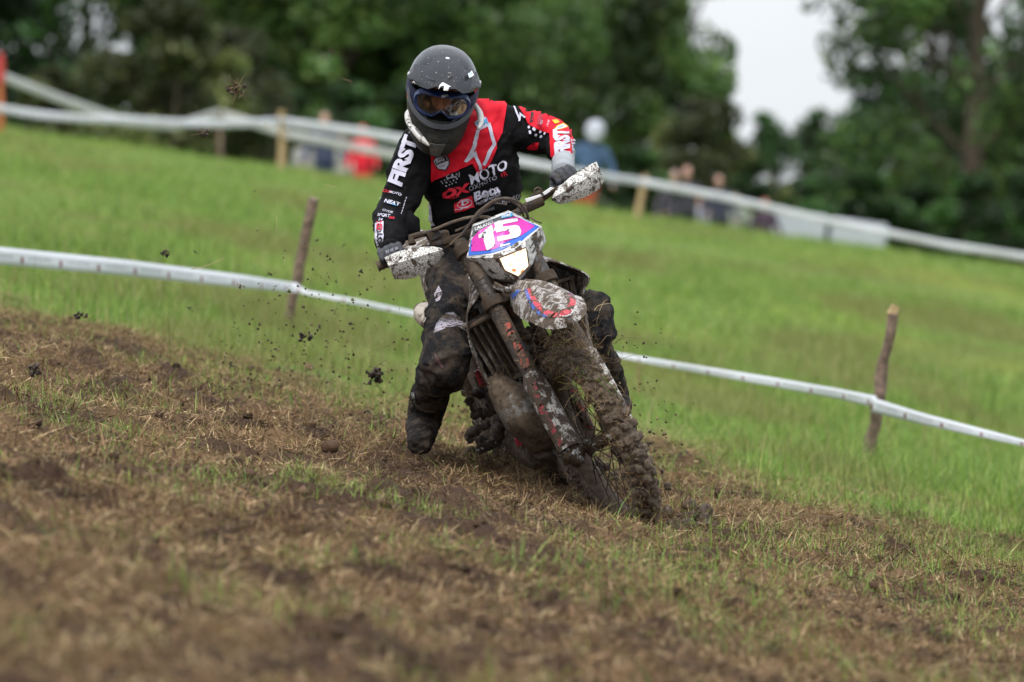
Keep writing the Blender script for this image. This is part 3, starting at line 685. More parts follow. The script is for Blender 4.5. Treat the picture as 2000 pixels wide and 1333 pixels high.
# ------------------------------------------------------------------ printing onto surfaces (decals projected from where they are seen)
def poly2d(pts):
    bm = bmesh.new(); f = bm.faces.new([bm.verts.new((p[0], p[1], 0)) for p in pts]); return bm
def stroke2d(pts, w):
    """a polyline of width w as a polygon with mitred corners"""
    P = [Vector(p).to_2d() for p in pts]; L_ = []; Rr = []
    for i, p in enumerate(P):
        a = (P[i] - P[i - 1]).normalized() if i else (P[1] - P[0]).normalized(); b = (P[i + 1] - P[i]).normalized() if i < len(P) - 1 else a
        t = a + b; t = t.normalized() if t.length > 1e-3 else a; n = Vector((-t.y, t.x)); k = 1 / max(.45, n.dot(Vector((-a.y, a.x))))
        L_.append(p + n * w / 2 * k); Rr.append(p - n * w / 2 * k)
    return L_ + Rr[::-1]
def text2d(s, org, size, ang=0, sx=1.0, shear=0., bold=0., space=1.0):
    """text as flat faces in photo pixels; org = left end of the baseline, size = cap height"""
    cu = bpy.data.curves.new('t', 'FONT'); cu.body = s; cu.size = 1; cu.offset = bold; cu.space_character = space; cu.resolution_u = 3
    o = bpy.data.objects.new('t', cu); COL.objects.link(o); dg = bpy.context.evaluated_depsgraph_get(); me = bpy.data.meshes.new_from_object(o.evaluated_get(dg))
    bpy.data.objects.remove(o); k = size / .70; a = R(ang); bm = bmesh.new(); bm.from_mesh(me)
    for v in bm.verts:
        x = (v.co.x + v.co.y * shear) * k * sx; y = v.co.y * k
        v.co = Vector((org[0] + x * math.cos(a) + y * math.sin(a), org[1] + x * math.sin(a) * 1 - y * math.cos(a), 0))
    bpy.data.meshes.remove(me); return bm
def ring2d(c, rx, ry, w, ang=0, n=24):
    a = R(ang); bm = bmesh.new(); o = []; i_ = []
    for k in range(n):
        t = 2 * math.pi * k / n
        for rr, lst in ((0, o), (w, i_)):
            x = (rx - rr) * math.cos(t); y = (ry - rr) * math.sin(t); lst.append(bm.verts.new((c[0] + x * math.cos(a) - y * math.sin(a), c[1] + x * math.sin(a) + y * math.cos(a), 0)))
    for k in range(n): bm.faces.new((o[k], o[(k + 1) % n], i_[(k + 1) % n], i_[k]))
    return bm
def disc2d(c, r, n=10): return poly2d([(c[0] + r * math.cos(2 * math.pi * k / n), c[1] + r * math.sin(2 * math.pi * k / n)) for k in range(n)])
def decal(obj, bm, m, off=.0012, cut=9.0, mw=None):
    mw = mw or Matrix.Identity(4); iv = mw.inverted(); me = obj.data; bv = BVHTree.FromPolygons([v.co[:] for v in me.vertices], [tuple(p.vertices) for p in me.polygons if p.material_index == 0])
    bm.normal_update(); bmesh.ops.triangulate(bm, faces=bm.faces)
    if cut:
        for ax in (0, 1):
            vs = [v.co[ax] for v in bm.verts]
            if not vs: return
            q = math.floor(min(vs) / cut) * cut + cut
            while q < max(vs):
                co = Vector((0, 0, 0)); co[ax] = q; no = Vector((0, 0, 0)); no[ax] = 1
                bmesh.ops.bisect_plane(bm, geom=bm.verts[:] + bm.edges[:] + bm.faces[:], plane_co=co, plane_no=no); q += cut
    bmesh.ops.triangulate(bm, faces=bm.faces)
    o = iv @ CAMP; keep = {}; V = []
    for v in bm.verts:
        d = (iv.to_3x3() @ (W(v.co.x, v.co.y, 1) - CAMP)).normalized(); hit, n, i, dist = bv.ray_cast(o, d)
        if hit is None: continue
        if n.dot(d) > 0: n = -n
        keep[v.index if False else v] = len(V); V.append(hit + n * off - d * off * .8)
    if m.name not in [x.name for x in me.materials]: me.materials.append(m)
    mi = [x.name for x in me.materials].index(m.name)
    F = [tuple(keep[v] for v in f.verts) for f in bm.faces if all(v in keep for v in f.verts)]
    bm.free(); tb = bmesh.new(); tb.from_mesh(me); nv = [tb.verts.new(p) for p in V]
    for f in F:
        if (V[f[0]] - V[f[1]]).length > .1 or (V[f[1]] - V[f[2]]).length > .1: continue
        try: fc_ = tb.faces.new([nv[i] for i in f]); fc_.material_index = mi; fc_.smooth = True
        except ValueError: pass
    tb.to_mesh(me); tb.free()

# ------------------------------------------------------------------ motorcycle materials
mWhite = mat('white_plastic', (.50, .485, .46), .40, mud=.56, mudscale=20, speck=1.0, bump=.0014, dry=.75)
mWhite2 = mat('white_plastic_clean', (.62, .61, .59), .35, mud=.44, mudscale=24, speck=.75, bump=.001, dry=.5)
mBlack = mat('black_plastic', (.025, .024, .024), .5, mud=.72, mudscale=12, speck=.5, bump=.003, dry=.45)
mHG = mat('hand_guard_plastic', (.60, .59, .555), .42, mud=.38, mudscale=30, speck=1.0, bump=.001, dry=.5)
mMud = mat('caked_mud', (.085, .06, .042), .95, mud=.5, mudscale=30, speck=1, bump=.007, bscale=70, dry=1.0)
mMudD = mat('wet_mud', (.052, .036, .026), .7, mud=.4, mudscale=18, bump=.006, bscale=50, dry=.35)
mRub = mat('muddy_rubber', (.03, .028, .026), .8, mud=.80, mudscale=26, bump=.007, bscale=75, dry=.8)
mGuard = mat('guard_plastic', (.50, .47, .43), .45, mud=.56, mudscale=26, speck=1.0, bump=.002, dry=.2)
mRed = mat('red_frame_paint', (.42, .02, .03), .4, mud=.7, mudscale=20, speck=.7, bump=.002)
mRedC = mat('red_plastic', (.55, .03, .07), .45, mud=.35, mudscale=20)
mAl = mat('muddy_metal', (.42, .42, .42), .35, .85, mud=.62, mudscale=20, speck=.7, bump=.002)
mDark = mat('dark_metal', (.05, .05, .05), .45, .5, mud=.62, mudscale=14, bump=.003, dry=.35)
mPipe = mat('pipe_metal', (.16, .145, .13), .42, .35, mud=.62, mudscale=13, speck=.4, bump=.003, dry=.95)
mCable = mat('cable', (.07, .058, .05), .6, mud=.55, mudscale=20, dry=.8)
mFork = mat('fork_tube', (.028, .024, .022), .45, mud=.5, mudscale=19, speck=.9, bump=.0035, dry=.55)
dk = dict(mud=.44, mudscale=17, speck=.9, bump=.001, dry=.6)
mBlue = mat('print_blue', (.03, .10, .42), .4, **dk); mRedP = mat('print_red', (.62, .035, .06), .4, **dk)

def P(name, mb, m, parent=bike, **k): return mb.build(name, m, parent, **k)
def cr(pts, n=6):
    """smooth curve through points (Catmull-Rom)"""
    p = [Vector(q) for q in pts]; p = [p[0] * 2 - p[1]] + p + [p[-1] * 2 - p[-2]]; out = []
    for i in range(1, len(p) - 2):
        for k in range(n):
            t = k / n; a, b, c, d = p[i - 1:i + 3]
            out.append(.5 * ((2 * b) + (c - a) * t + (2 * a - 5 * b + 4 * c - d) * t * t + (3 * b - a - 3 * c + d) * t ** 3))
    return out + [p[-2]]
RAKE = Vector((-math.sin(R(27)), 0, math.cos(R(27))))
def FK(s, y, f=0.): return Vector((0, y, .345)) + RAKE * s + Vector((math.cos(R(27)), 0, math.sin(R(27)))) * f

# ---- wheels
MUDM=None
def rough_lumps(mb, pts, r, seed, amp=.35):
    rs = random.Random(seed)
    for p in pts:
        q = r * rs.uniform(.5, 1.3); M = Euler((rs.uniform(0, 3), rs.uniform(0, 3), rs.uniform(0, 3))).to_matrix()
        mb.ball(p, (q, q * rs.uniform(.6, 1), q * rs.uniform(.5, .9)), 9, 6, M=M)
def noisy(o, amp, freq, seed=0, oct=4):
    displace(o.data, lambda c: (fbm(c * freq, oct, seed, .6) - .5) * amp * 2); return o
def wheel(name, c, Ro, wid, seed, mudn, disc_y, spokes=36, rimr=None, mudk=1.0):
    w = bpy.data.objects.new(name, None); COL.objects.link(w); w.parent = bike; w.location = c
    rimr = rimr or Ro - .075
    mb = MB(); rings = []; n = 96; prof = []
    for k in range(16):
        a = 2 * math.pi * k / 16; prof.append((math.cos(a), math.sin(a)))
    rc = (Ro + rimr) / 2 - .004; rh = (Ro - rimr) / 2 + .004
    for i in range(n):
        t = 2 * math.pi * i / n; e = Vector((math.cos(t), 0, math.sin(t)))
        rings.append([e * (rc + rh * pc) + Vector((0, wid / 2 * ps * (1 - .12 * max(0, pc)), 0)) for pc, ps in prof])
    rings.append(rings[0]); mb.loft(rings, cap=False)
    nk = 44
    for i in range(nk):
        t = 2 * math.pi * (i + .5) / nk; e = Vector((math.cos(t), 0, math.sin(t))); tg = Vector((-math.sin(t), 0, math.cos(t)))
        ro = Matrix((e, Vector((0, 1, 0)), tg)).transposed()
        if i % 2: 
            mb.box(e * (Ro + .002), (.026, wid * .34, .022), ro)
        else:
            for q in (-1, 1): mb.box(e * (Ro - .004) + Vector((0, q * wid * .24, 0)), (.026, wid * .2, .024), ro)
        for q in (-1, 1):
            e2 = (e * .8 + Vector((0, q * .6, 0))).normalized(); ro2 = Matrix((e2, tg.cross(e2), tg)).transposed()
            mb.box(e * (Ro - .021) + Vector((0, q * wid * .45, 0)), (.026, .02, .024), ro2)
    me = blobmesh(mb, .0048, 1, .3); displace(me, lambda c: (fbm(c * 55, 4, seed, .7) - .45) * .016 + np.clip(fbm(c * 11, 3, seed + 1) - .52, 0, 1) * .03 * mudk); o = link('tyre', me, mRub, w)
    mb = MB(); rings = []
    for i in range(73):
        t = 2 * math.pi * i / 72; e = Vector((math.cos(t), 0, math.sin(t)))
        rings.append([e * (rimr + a) + Vector((0, b * wid * .36, 0)) for a, b in ((.006, -1), (-.006, -1), (-.012, -.6), (-.016, 0), (-.012, .6), (-.006, 1), (.006, 1), (0, 0))])
    mb.loft(rings, cap=False); mb.build('rim', mat('rim_metal', (.03, .031, .034), .6, .4, mud=.85, mudscale=15, speck=.6, dry=.6), w, sharp=50)
    mb = MB(); mb.tube([(0, -.055, 0), (0, -.05, 0), (0, -.03, 0), (0, .03, 0), (0, .05, 0), (0, .055, 0)], [.022, .033, .024, .024, .033, .022], 18); mb.build('hub', mAl, w)
    mb = MB()
    for i in range(spokes):
        t = 2 * math.pi * i / spokes; s = 1 if i % 2 else -1; t2 = t + (.9 if (i // 2) % 2 else -.9) * .55
        mb.tube([(math.cos(t2) * .032, s * .042, math.sin(t2) * .032), (math.cos(t) * (rimr - .01), s * .006, math.sin(t) * (rimr - .01))], .0021, 5)
    mb.build('spokes', mDark, w)
    mb = MB(); yy = disc_y; n = 48; ri = []
    for rr_, off in ((.085, 0), (.13, 0), (.13, .004), (.085, .004)): ri.append([Vector((math.cos(2 * math.pi * k / n) * (rr_ + (.004 * math.sin(k * 8.1) if rr_ > .1 else 0)), yy + off, math.sin(2 * math.pi * k / n) * (rr_ + (.004 * math.sin(k * 8.1) if rr_ > .1 else 0)))) for k in range(n)])
    ri.append(ri[0]); mb.loft(ri, cap=False); mb.build('brake_disc', mDark, w, sharp=40)
    # mud packed over the tyre
    rs = random.Random(seed); mb = MB()
    for i in range(mudn):
        t = rs.uniform(0, 2 * math.pi); e = Vector((math.cos(t), 0, math.sin(t))); q = rs.uniform(-1, 1); r_ = rs.uniform(.006, .015)
        M = Euler((rs.uniform(0, 3), rs.uniform(0, 3), rs.uniform(0, 3))).to_matrix()
        mb.ball(e * (Ro - .003 - .03 * abs(q) ** 2) + Vector((0, q * wid * .52, 0)), (r_ * 1.3, r_, r_ * .7), 8, 5, M=M)
    me = blobmesh(mb, .005, 1, .5); displace(me, lambda c: (fbm(c * 75, 4, seed, .75) - .5) * .020); link('mud_crust', me, mMud, w)
    return w
fw = wheel('front_wheel', (0, 0, .345), .347, .078, 3, 380, .062)
fw.rotation_euler = (0, 0, R(6.5))
rw = wheel('rear_wheel', (-1.47, 0, .335), .335, .125, 8, 380, -.07)
rw.location = (-1.47, 0, .335)

# ---- front forks
for q in (-1, 1):
    root = MB(); root.tube([FK(s, q * .103) for s in (.26, .27, .40, .41, .60, .88, .885)], [.024, .030, .031, .029, .0295, .029, .02], 20)
    leg = P('fork_leg', root, mFork)
    if q < 0: leg['label'] = 'muddy fork leg with worn red decals'
    noisy(leg, .0022, 45, 4)
    mb = MB(); mb.tube([FK(s, q * .103) for s in (-.02, .3)], .024, 16); P('inner_tube', mb, mAl, leg)
    # axle clamp
    mb = MB(); mb.tube([FK(s, q * .098, -.004) for s in (-.045, -.03, .0, .05, .075)], [.016, .028, .033, .03, .026], 14); mb.tube([Vector((0, q * .07, .345)), Vector((0, q * .135, .345))], [.026, .024], 16)
    o = P('axle_clamp', mb, mAl, leg); noisy(o, .004, 40, 6)
    # plastic guard wrapped round the front of the slider
    g = []; ns = 16
    for i in range(ns + 1):
        t = i / ns; s = .022 + .305 * t; wd = 1.0 + .10 * math.sin(t * 3.1); row = []; cut_ = min(1, (1 - t) * 7 + .45)
        for k in range(15):
            a = R(-112 + 224 * k / 14) * cut_; rr_ = .037 * wd; row.append(FK(s, q * .103 + math.sin(a) * rr_ * 1.0, math.cos(a) * rr_ * .95 + .002))
        g.append(row)
    mb = MB(); mb.sheet(g, -.003); o = P('fork_guard', mb, mGuard, leg, sharp=60)
mb = MB()
mb.tube([Vector((0, -.14, .345)), Vector((0, .14, .345))], .012, 14); P('axle', mb, mAl)
def clamp(s, name):
    mb = MB(); ro = Matrix.Rotation(R(-27), 3, 'Y')
    mb.box(FK(s, 0, -.02), (.07, .17, .034), ro)
    for q in (-1, 1): mb.tube([FK(s - .02, q * .103), FK(s + .02, q * .103)], .041, 18)
    return P(name, mb, mDark, bevel=.004)
clamp(.62, 'triple_clamp'); clamp(.84, 'triple_clamp')
# caliper and brake hose on the left leg
mb = MB(); mb.box(FK(.10, .075, -.07), (.05, .035, .11), Matrix.Rotation(R(-20), 3, 'Y')).tube([FK(.06, .075, -.1), FK(.15, .075, -.1)], .018, 10); P('brake_caliper', mb, mDark, bevel=.005)

# ---- headlight mask
def V5(u, v, x): return B(u, v, x)
K = {n: V5(*p) for n, p in dict(a=(993, 411, -.365), b=(1058, 442, -.345), c=(1060, 480, -.335), d=(1046, 514, -.325), e=(1014, 550, -.245), e2=(1003, 548, -.25), g=(911, 504, -.335), h=(923, 438, -.362),
    i=(974, 505, -.250), j=(1027, 484, -.252), k=(1033, 520, -.245), l=(1013, 541, -.238), m=(986, 529, -.243), n=(921, 520, -.36), o=(965, 545, -.31), p=(1026, 472, -.262), q=(1000, 490, -.252), s=(962, 505, -.262),
    c0=(985, 455, -.298), c1=(950, 470, -.305), c2=(1030, 455, -.312), c3=(985, 485, -.265), hb=(1068, 470, -.47), gb=(905, 520, -.47), ab=(985, 430, -.47), eb=(1005, 560, -.40)).items()}
def faceset(keys):
    mb = MB(); names = list(K); 
    mb.add([K[n] for n in names], [[names.index(x) for x in f] for f in keys]); return mb
mb = faceset([('h', 'a', 'c0', 'c1'), ('a', 'b', 'c2', 'c0'), ('b', 'p', 'c2'), ('p', 'q', 'c3', 'c2'), ('c2', 'c3', 'c0'), ('c0', 'c3', 'c1'), ('c3', 'q', 's', 'c1'), ('s', 'g', 'c1'), ('g', 'h', 'c1'),
              ('b', 'c', 'd', 'k', 'j', 'p'), ('d', 'e', 'l', 'k'), ('p', 'j', 'q'), ('q', 'j', 'i'), ('q', 'i', 's'), ('e', 'e2', 'm', 'l'), ('g', 's', 'i', 'm', 'n'), ('n', 'm', 'e2', 'o'),
              ('b', 'hb', 'c'), ('c', 'hb', 'd'), ('g', 'n', 'gb'), ('h', 'gb', 'ab', 'a'), ('h', 'g', 'gb'), ('a', 'ab', 'hb', 'b'), ('n', 'o', 'eb', 'gb'), ('o', 'e2', 'e', 'eb'), ('e', 'd', 'hb', 'eb')])
def ap(o):
    m = o.modifiers.new('b', 'BEVEL'); m.width = .0022; m.segments = 2; m.limit_method = 'ANGLE'; m.angle_limit = R(12)
bmm = bmesh.new(); bmm.from_mesh(mb.mesh()); bmesh.ops.delete(bmm, geom=[v for v in bmm.verts if not v.link_faces], context='VERTS'); bmesh.ops.recalc_face_normals(bmm, faces=bmm.faces); t_ = bpy.data.meshes.new('t'); bmm.to_mesh(t_); bmm.free()
mask = link('headlight_mask', evalmesh(t_, ap), mWhite2, bike, True); mask.data.set_sharp_from_angle(angle=R(14))
pm = dict(mud=.0, speck=.42, mudscale=17)
pWhite = mat('plate_white', (.72, .72, .73), .35, **pm); pGrey = mat('plate_grey', (.075, .08, .09), .4, **pm); pBlue = mat('plate_blue', (.02, .12, .55), .4, **pm); pMag = mat('plate_magenta', (.62, .02, .36), .4, **pm); pCyan = mat('plate_cyan', (.08, .42, .75), .4)
def bd(o, bm, m, off=.0012, cut=9): decal(o, bm, m, off * .9, min(cut, 4) if cut else 0, MBK)
bd(mask, poly2d([(914, 501), (925, 441), (992, 414), (1056, 444), (1020, 476), (1005, 487), (985, 491), (958, 499)]), pWhite, .0008)
bd(mask, poly2d([(926, 443), (992, 417), (1010, 425), (925, 463), (921, 463)]), pGrey, .0016)
bd(mask, poly2d([(1008, 424), (1054, 444), (1030, 462), (1018, 473), (1004, 484), (996, 481), (985, 487), (965, 494), (937, 498), (915, 500), (920, 471), (923, 466)]), pBlue, .0022)
bd(mask, poly2d([(923, 466), (938, 450), (970, 434), (1006, 424), (1015, 427), (1044, 443), (1018, 461), (1004, 466), (985, 475), (970, 486), (952, 490), (921, 492), (921, 480)]), pMag, .0030)
bd(mask, poly2d([(926, 444), (958, 431), (963, 431), (963, 438), (945, 447), (928, 456)]), pGrey, .0032)
bd(mask, poly2d([(979, 422), (1001, 416.5), (1000, 424), (979, 428)]), pCyan, .0034)
bd(mask, text2d('LALAND', (928, 451.5), 6, -21, 1.15, .2, .02), pWhite, .0042, 0)
bd(mask, text2d('FFM', (980.5, 427), 4.6, -13, 1.45, .2, .02), pWhite, .0042, 0)
# the figures 1 5, drawn from their outlines in the photograph
bd(mask, poly2d([(934.5, 460), (944, 455), (953, 446), (961, 441), (967.5, 480), (953.5, 490), (951, 489), (944, 464), (936.5, 466.5)]), pWhite, .0042)
bd(mask, poly2d([(965.5, 437), (968, 434), (1010, 427), (1011, 433.5), (982, 439.5), (983, 444.5), (1006, 441), (1013, 443), (1017.5, 453), (1015, 461), (1009, 465), (973, 473), (971, 464.5), (992, 459.5), (995, 456), (992, 451), (969.5, 456)]), pWhite, .0042)
bd(mask, text2d('Beta', (977, 483.5), 4.4, -14, 1.75, .15, .045), pWhite, .0042, 0)
bd(mask, text2d('motorcycles', (979, 486.6), 2.0, -14, 1.3, .1, .01), pWhite, .0042, 0)
for pts in ([(1036, 481), (1044, 468), (1046, 470), (1039, 481)], [(1044, 474), (1054, 460), (1053, 468), (1046, 480)], [(1037, 495), (1047, 478), (1050, 478), (1042, 494)], [(1033, 484), (1038, 480), (1036, 486)]): bd(mask, poly2d(pts), mat('black_print', (.02, .02, .02), .4, **dk), .0016)
# lens: a lit lamp behind muddy glass
lm = bpy.data.materials.new('lit_lens'); lm.use_nodes = True; n_ = lm.node_tree; Lk = n_.links; Pn = n_.nodes['Principled BSDF']; tcx = n_.nodes.new('ShaderNodeTexCoord')
nz_ = n_.nodes.new('ShaderNodeTexNoise'); nz_.inputs['Scale'].default_value = 45; nz_.inputs['Detail'].default_value = 6; Lk.new(tcx.outputs['Object'], nz_.inputs['Vector'])
r_ = n_.nodes.new('ShaderNodeValToRGB'); r_.color_ramp.elements[0].position = .34; r_.color_ramp.elements[0].color = (.35, .07, .015, 1); r_.color_ramp.elements[1].position = .5; r_.color_ramp.elements[1].color = (1, .82, .55, 1)
Lk.new(nz_.outputs['Fac'], r_.inputs['Fac']); Lk.new(r_.outputs['Color'], Pn.inputs['Emission Color']); Pn.inputs['Emission Strength'].default_value = 1.7; Pn.inputs['Base Color'].default_value = (.3, .22, .14, 1); Pn.inputs['Roughness'].default_value = .2
mb = MB(); lo = [K[x] for x in 'ijklm']; cen = sum(lo, Vector()) / 5 + Vector((.012, 0, 0)); inn = [p.lerp(cen, .45) + Vector((.007, 0, 0)) for p in lo]; out_ = [p.lerp(cen, -.02) + Vector((-.002, 0, 0)) for p in lo]
mb.loft([out_, inn, [cen] * 5], cap=False); lens = P('headlight_lens', mb, lm, mask)
for p0, p1 in zip(lo, lo[1:] + lo[:1]): pass
mb = MB(); rimp = cr([p + Vector((.001, 0, 0)) for p in lo + lo[:1]], 5); mb.tube([lo[0], lo[1], lo[2], lo[3], lo[4], lo[0]], .0028, 6); P('lens_rim', mb, mat('lens_rim', (.10, .045, .02), .6, mud=.5, mudscale=30), mask)
mb = MB(); mb.box(B(985, 500, -.40), (.10, .15, .16)); P('lamp_bucket', mb, mBlack, bevel=.01)
# lower lip under the mask and muddy bracket
mb = MB(); mb.tube(cr([B(965, 556, -.27), B(985, 566, -.25), B(1005, 567, -.25), B(1024, 556, -.26)], 4), [.006] * 4 * 3 + [.006], 8, flat=2.2); P('mask_bracket', mb, mWhite)

# ---- front fender
g = []; nx = 26; ny = 18; nx = 30
for i in range(nx + 1):
    t = i / nx; x = -.34 + .67 * t
    w_ = float(np.interp(t, [0, .18, .38, .6, .8, .89, .95, .985, 1], [.05, .060, .088, .101, .099, .090, .074, .047, .018]))
    z0 = float(np.interp(t, [0, .25, .5, .75, .9, 1], [.928, .930, .922, .897, .868, .838])); row = []
    for k in range(ny + 1):
        s = -1 + 2 * k / ny; a = abs(s)
        z = z0 + .016 * max(0, 1 - a / .34) - (.055 * (1 - .5 * t)) * max(0, (a - .50) / .50) ** 1.6 * (1.25 if t < .75 else .9) + .006 * math.exp(-((a - .5) / .1) ** 2)
        row.append(Vector((x + 0, s * w_ + .004, z)))
    g.append(row)
mFen = mat('fender_plastic', (.42, .39, .365), .45, mud=.53, mudscale=22, speck=1.0, bump=.001, dry=.6)
mb = MB(); mb.sheet(g, -.003); fender = P('front_fender', mb, mFen, sharp=60)
# fender print
for pts, m in (([(1030, 565), (1037, 563), (1046, 581), (1062, 603), (1085, 611), (1105, 604), (1114, 590), (1110, 568), (1100, 560), (1108, 559), (1120, 570), (1125, 590), (1118, 609), (1100, 620), (1075, 621), (1052, 607), (1038, 588)], mRedP),
               ([(1024, 566), (1030, 565), (1038, 588), (1052, 607), (1075, 621), (1058, 619), (1042, 607), (1032, 590)], mBlue), ([(1084, 554), (1092, 553), (1112, 563), (1119, 578), (1118, 582), (1108, 567)], mBlue),
               ([(997, 577), (1012, 566), (1018, 567), (1002, 586)], mBlue)):
    bd(fender, poly2d(pts), m, .0016)
bd(fender, ring2d((1105, 611), 15, 7.5, 1.6, -12), mat('print_light', (.75, .75, .75), .4, **dk), .003)
for q in (-1, 1):
    pass
mb = MB(); mb.ball(B(1081, 575, .06) + Vector((0, 0, .0)), (.011, .011, .011)); P('fender_bolt', mb, mat('clean_bolt', (.75, .75, .72), .4), fender)

legs = [o for o in bike.children if o.name.startswith('fork_leg')]; guards = [o for o in bpy.data.objects if o.name.startswith('fork_guard')]
mRedF = mat('fork_red', (.42, .08, .05), .5, mud=.46, mudscale=26, speck=.9, bump=.001)
lgR = [o for o in legs if o.get('label')][0]; gdR = [o for o in guards if o.parent == lgR][0]
for pts in ([(984, 634), (995, 630), (999, 640), (989, 648)], [(989, 652), (1003, 646), (1010, 662), (1001, 668), (995, 662)], [(1000, 672), (1012, 664), (1020, 680), (1028, 702), (1018, 706), (1010, 690)], [(1015, 708), (1030, 700), (1036, 716), (1024, 722)]): bd(lgR, poly2d(pts), mRedF, .003, 5)
for pts in ([(1040, 752), (1046, 745), (1060, 790), (1082, 830), (1100, 868), (1093, 872), (1070, 832), (1050, 795)], [(1066, 768), (1072, 766), (1078, 790), (1074, 790)], [(1084, 748), (1090, 756), (1112, 800), (1126, 838), (1121, 838), (1105, 805)]): bd(gdR, poly2d(pts), mat('guard_red', (.36, .025, .045), .4, mud=.58, mudscale=28, speck=1.0, bump=.001), .003, 5)
gdL = [o for o in guards if o.parent != lgR][0]
bd(gdL, poly2d([(1214, 770), (1219, 768), (1241, 815), (1238, 822)]), mat('guard_red', (.5, .02, .05)), .003, 5)

# ---- handlebar, grips, controls, hand guards
XB = -.455
grL = [B(737, 521, XB - .02), B(800, 496, XB + .005)]; grR = [B(1152, 333, XB - .02), B(1092, 365, XB + .005)]
barp = cr([B(738, 520, XB - .02), B(800, 496, XB + .005), B(870, 471, XB + .03), B(915, 457, XB + .055), B(955, 440, XB + .055), B(1010, 415, XB + .055), B(1048, 396, XB + .03), B(1092, 365, XB + .005), B(1150, 334, XB - .02)], 5)
mb = MB(); mb.tube(barp, [.0125] * len(barp), 12); bar = P('handlebar', mb, mDark)
for q, g_ in ((0, grL), (1, grR)):
    mb = MB(); n = 14; mb.tube([g_[0].lerp(g_[1], k / n) for k in range(n + 1)], [.021] + [.017 + (.0015 if k % 2 else 0) for k in range(n - 1)] + [.023], 14); P('grip', mb, mBlack, bar)
mb = MB(); mb.tube(cr([B(838, 478, XB + .03), B(880, 470, XB + .045), B(930, 452, XB + .07), B(975, 436, XB + .075)], 4), .014, 10); mb.box(B(940, 452, XB + .04), (.05, .1, .05), Matrix.Rotation(R(8), 3, 'X')); P('bar_clamp', mb, mDark, bevel=.004)
def guard(top, bot, xi, xo, name='hand_guard'):
    n = 14
    def samp(pl, t):
        L_ = [0]; 
        for a, b in zip(pl, pl[1:]): L_.append(L_[-1] + math.dist(a, b))
        s = t * L_[-1]; u = float(np.interp(s, L_, [p[0] for p in pl])); v = float(np.interp(s, L_, [p[1] for p in pl])); return u, v
    g = []
    for i in range(n + 1):
        t = i / n; a = samp(top, t); b = samp(bot, t); x = xi + (xo - xi) * t; row = []
        for k in range(9):
            q = k / 8; u, v = a[0] + (b[0] - a[0]) * q, a[1] + (b[1] - a[1]) * q; row.append(B(u, v, x + .022 * math.sin(q * math.pi) + .022 * math.sin(t * math.pi) + (.006 if .3 < q < .45 else 0)))
        g.append(row)
    mb = MB(); mb.sheet(g, .004); o = P(name, mb, mHG, sharp=40); return o
hgL = guard([(864, 488), (850, 484), (830, 483.5), (800, 487), (776, 493), (752, 504)], [(866, 494), (858, 507), (841, 521), (812, 540), (792, 545), (771, 544)], -.39, -.43)
hgR = guard([(1079, 384), (1085, 372), (1110, 349), (1137, 331), (1158, 319), (1165, 316)], [(1080, 393), (1092, 400), (1112, 396), (1145, 385), (1171, 370), (1180, 352)], -.39, -.43)
for u, v in ((859, 492), (1089, 391)):
    mb = MB(); c = B(u, v, -.372); mb.tube([c, c + Vector((.01, 0, 0))], [.009, .007], 12); mb.tube([c - Vector((.06, 0, 0)), c], .007, 8); P('guard_bolt', mb, mAl)
# control clusters
mb = MB(); mb.box(B(864, 468, XB + .02), (.045, .05, .06), Matrix.Rotation(R(-12), 3, 'X')); mb.tube([B(845, 482, XB + .03), B(845, 462, XB + .0)], .014, 10); P('throttle_housing', mb, mDark, bevel=.006)
mb = MB(); mb.tube([B(806, 478, XB + .03), B(803, 464, XB + .02), B(822, 458, XB + .02), B(848, 455, XB + .02)], [.015, .014, .011, .010], 10); mb.box(B(846, 459, XB + .03), (.04, .045, .03)); P('master_cylinder', mb, mDark, bevel=.004)
mb = MB(); mb.tube(cr([B(848, 462, XB + .03), B(820, 492, XB + .06), B(780, 505, XB + .065)], 4), .0065, 8); P('brake_lever', mb, mAl)
mb = MB(); mb.tube(cr([B(1055, 385, XB + .03), B(1082, 372, XB + .06), B(1125, 350, XB + .06)], 4), .0065, 8); P('clutch_lever', mb, mAl)
mb = MB(); mb.tube([B(1024, 408, XB + .04), B(1060, 392, XB + .03)], .019, 12); mb.box(B(1050, 383, XB + .02), (.04, .05, .025), Matrix.Rotation(R(8), 3, 'X')); P('clutch_perch', mb, mDark, bevel=.005)
mb = MB(); mb.prism([B(1026, 389, XB + .07), B(1056, 380, XB + .07), B(1058, 384, XB + .07), B(1028, 396, XB + .07)], (-.006, 0, 0)).prism([B(1060, 377, XB + .06), B(1076, 366, XB + .06), B(1084, 368, XB + .06), B(1064, 382, XB + .06)], (-.006, 0, 0)); P('white_strap', mb, mat('clean_white', (.78, .78, .78), .4, speck=.3), bevel=.001)
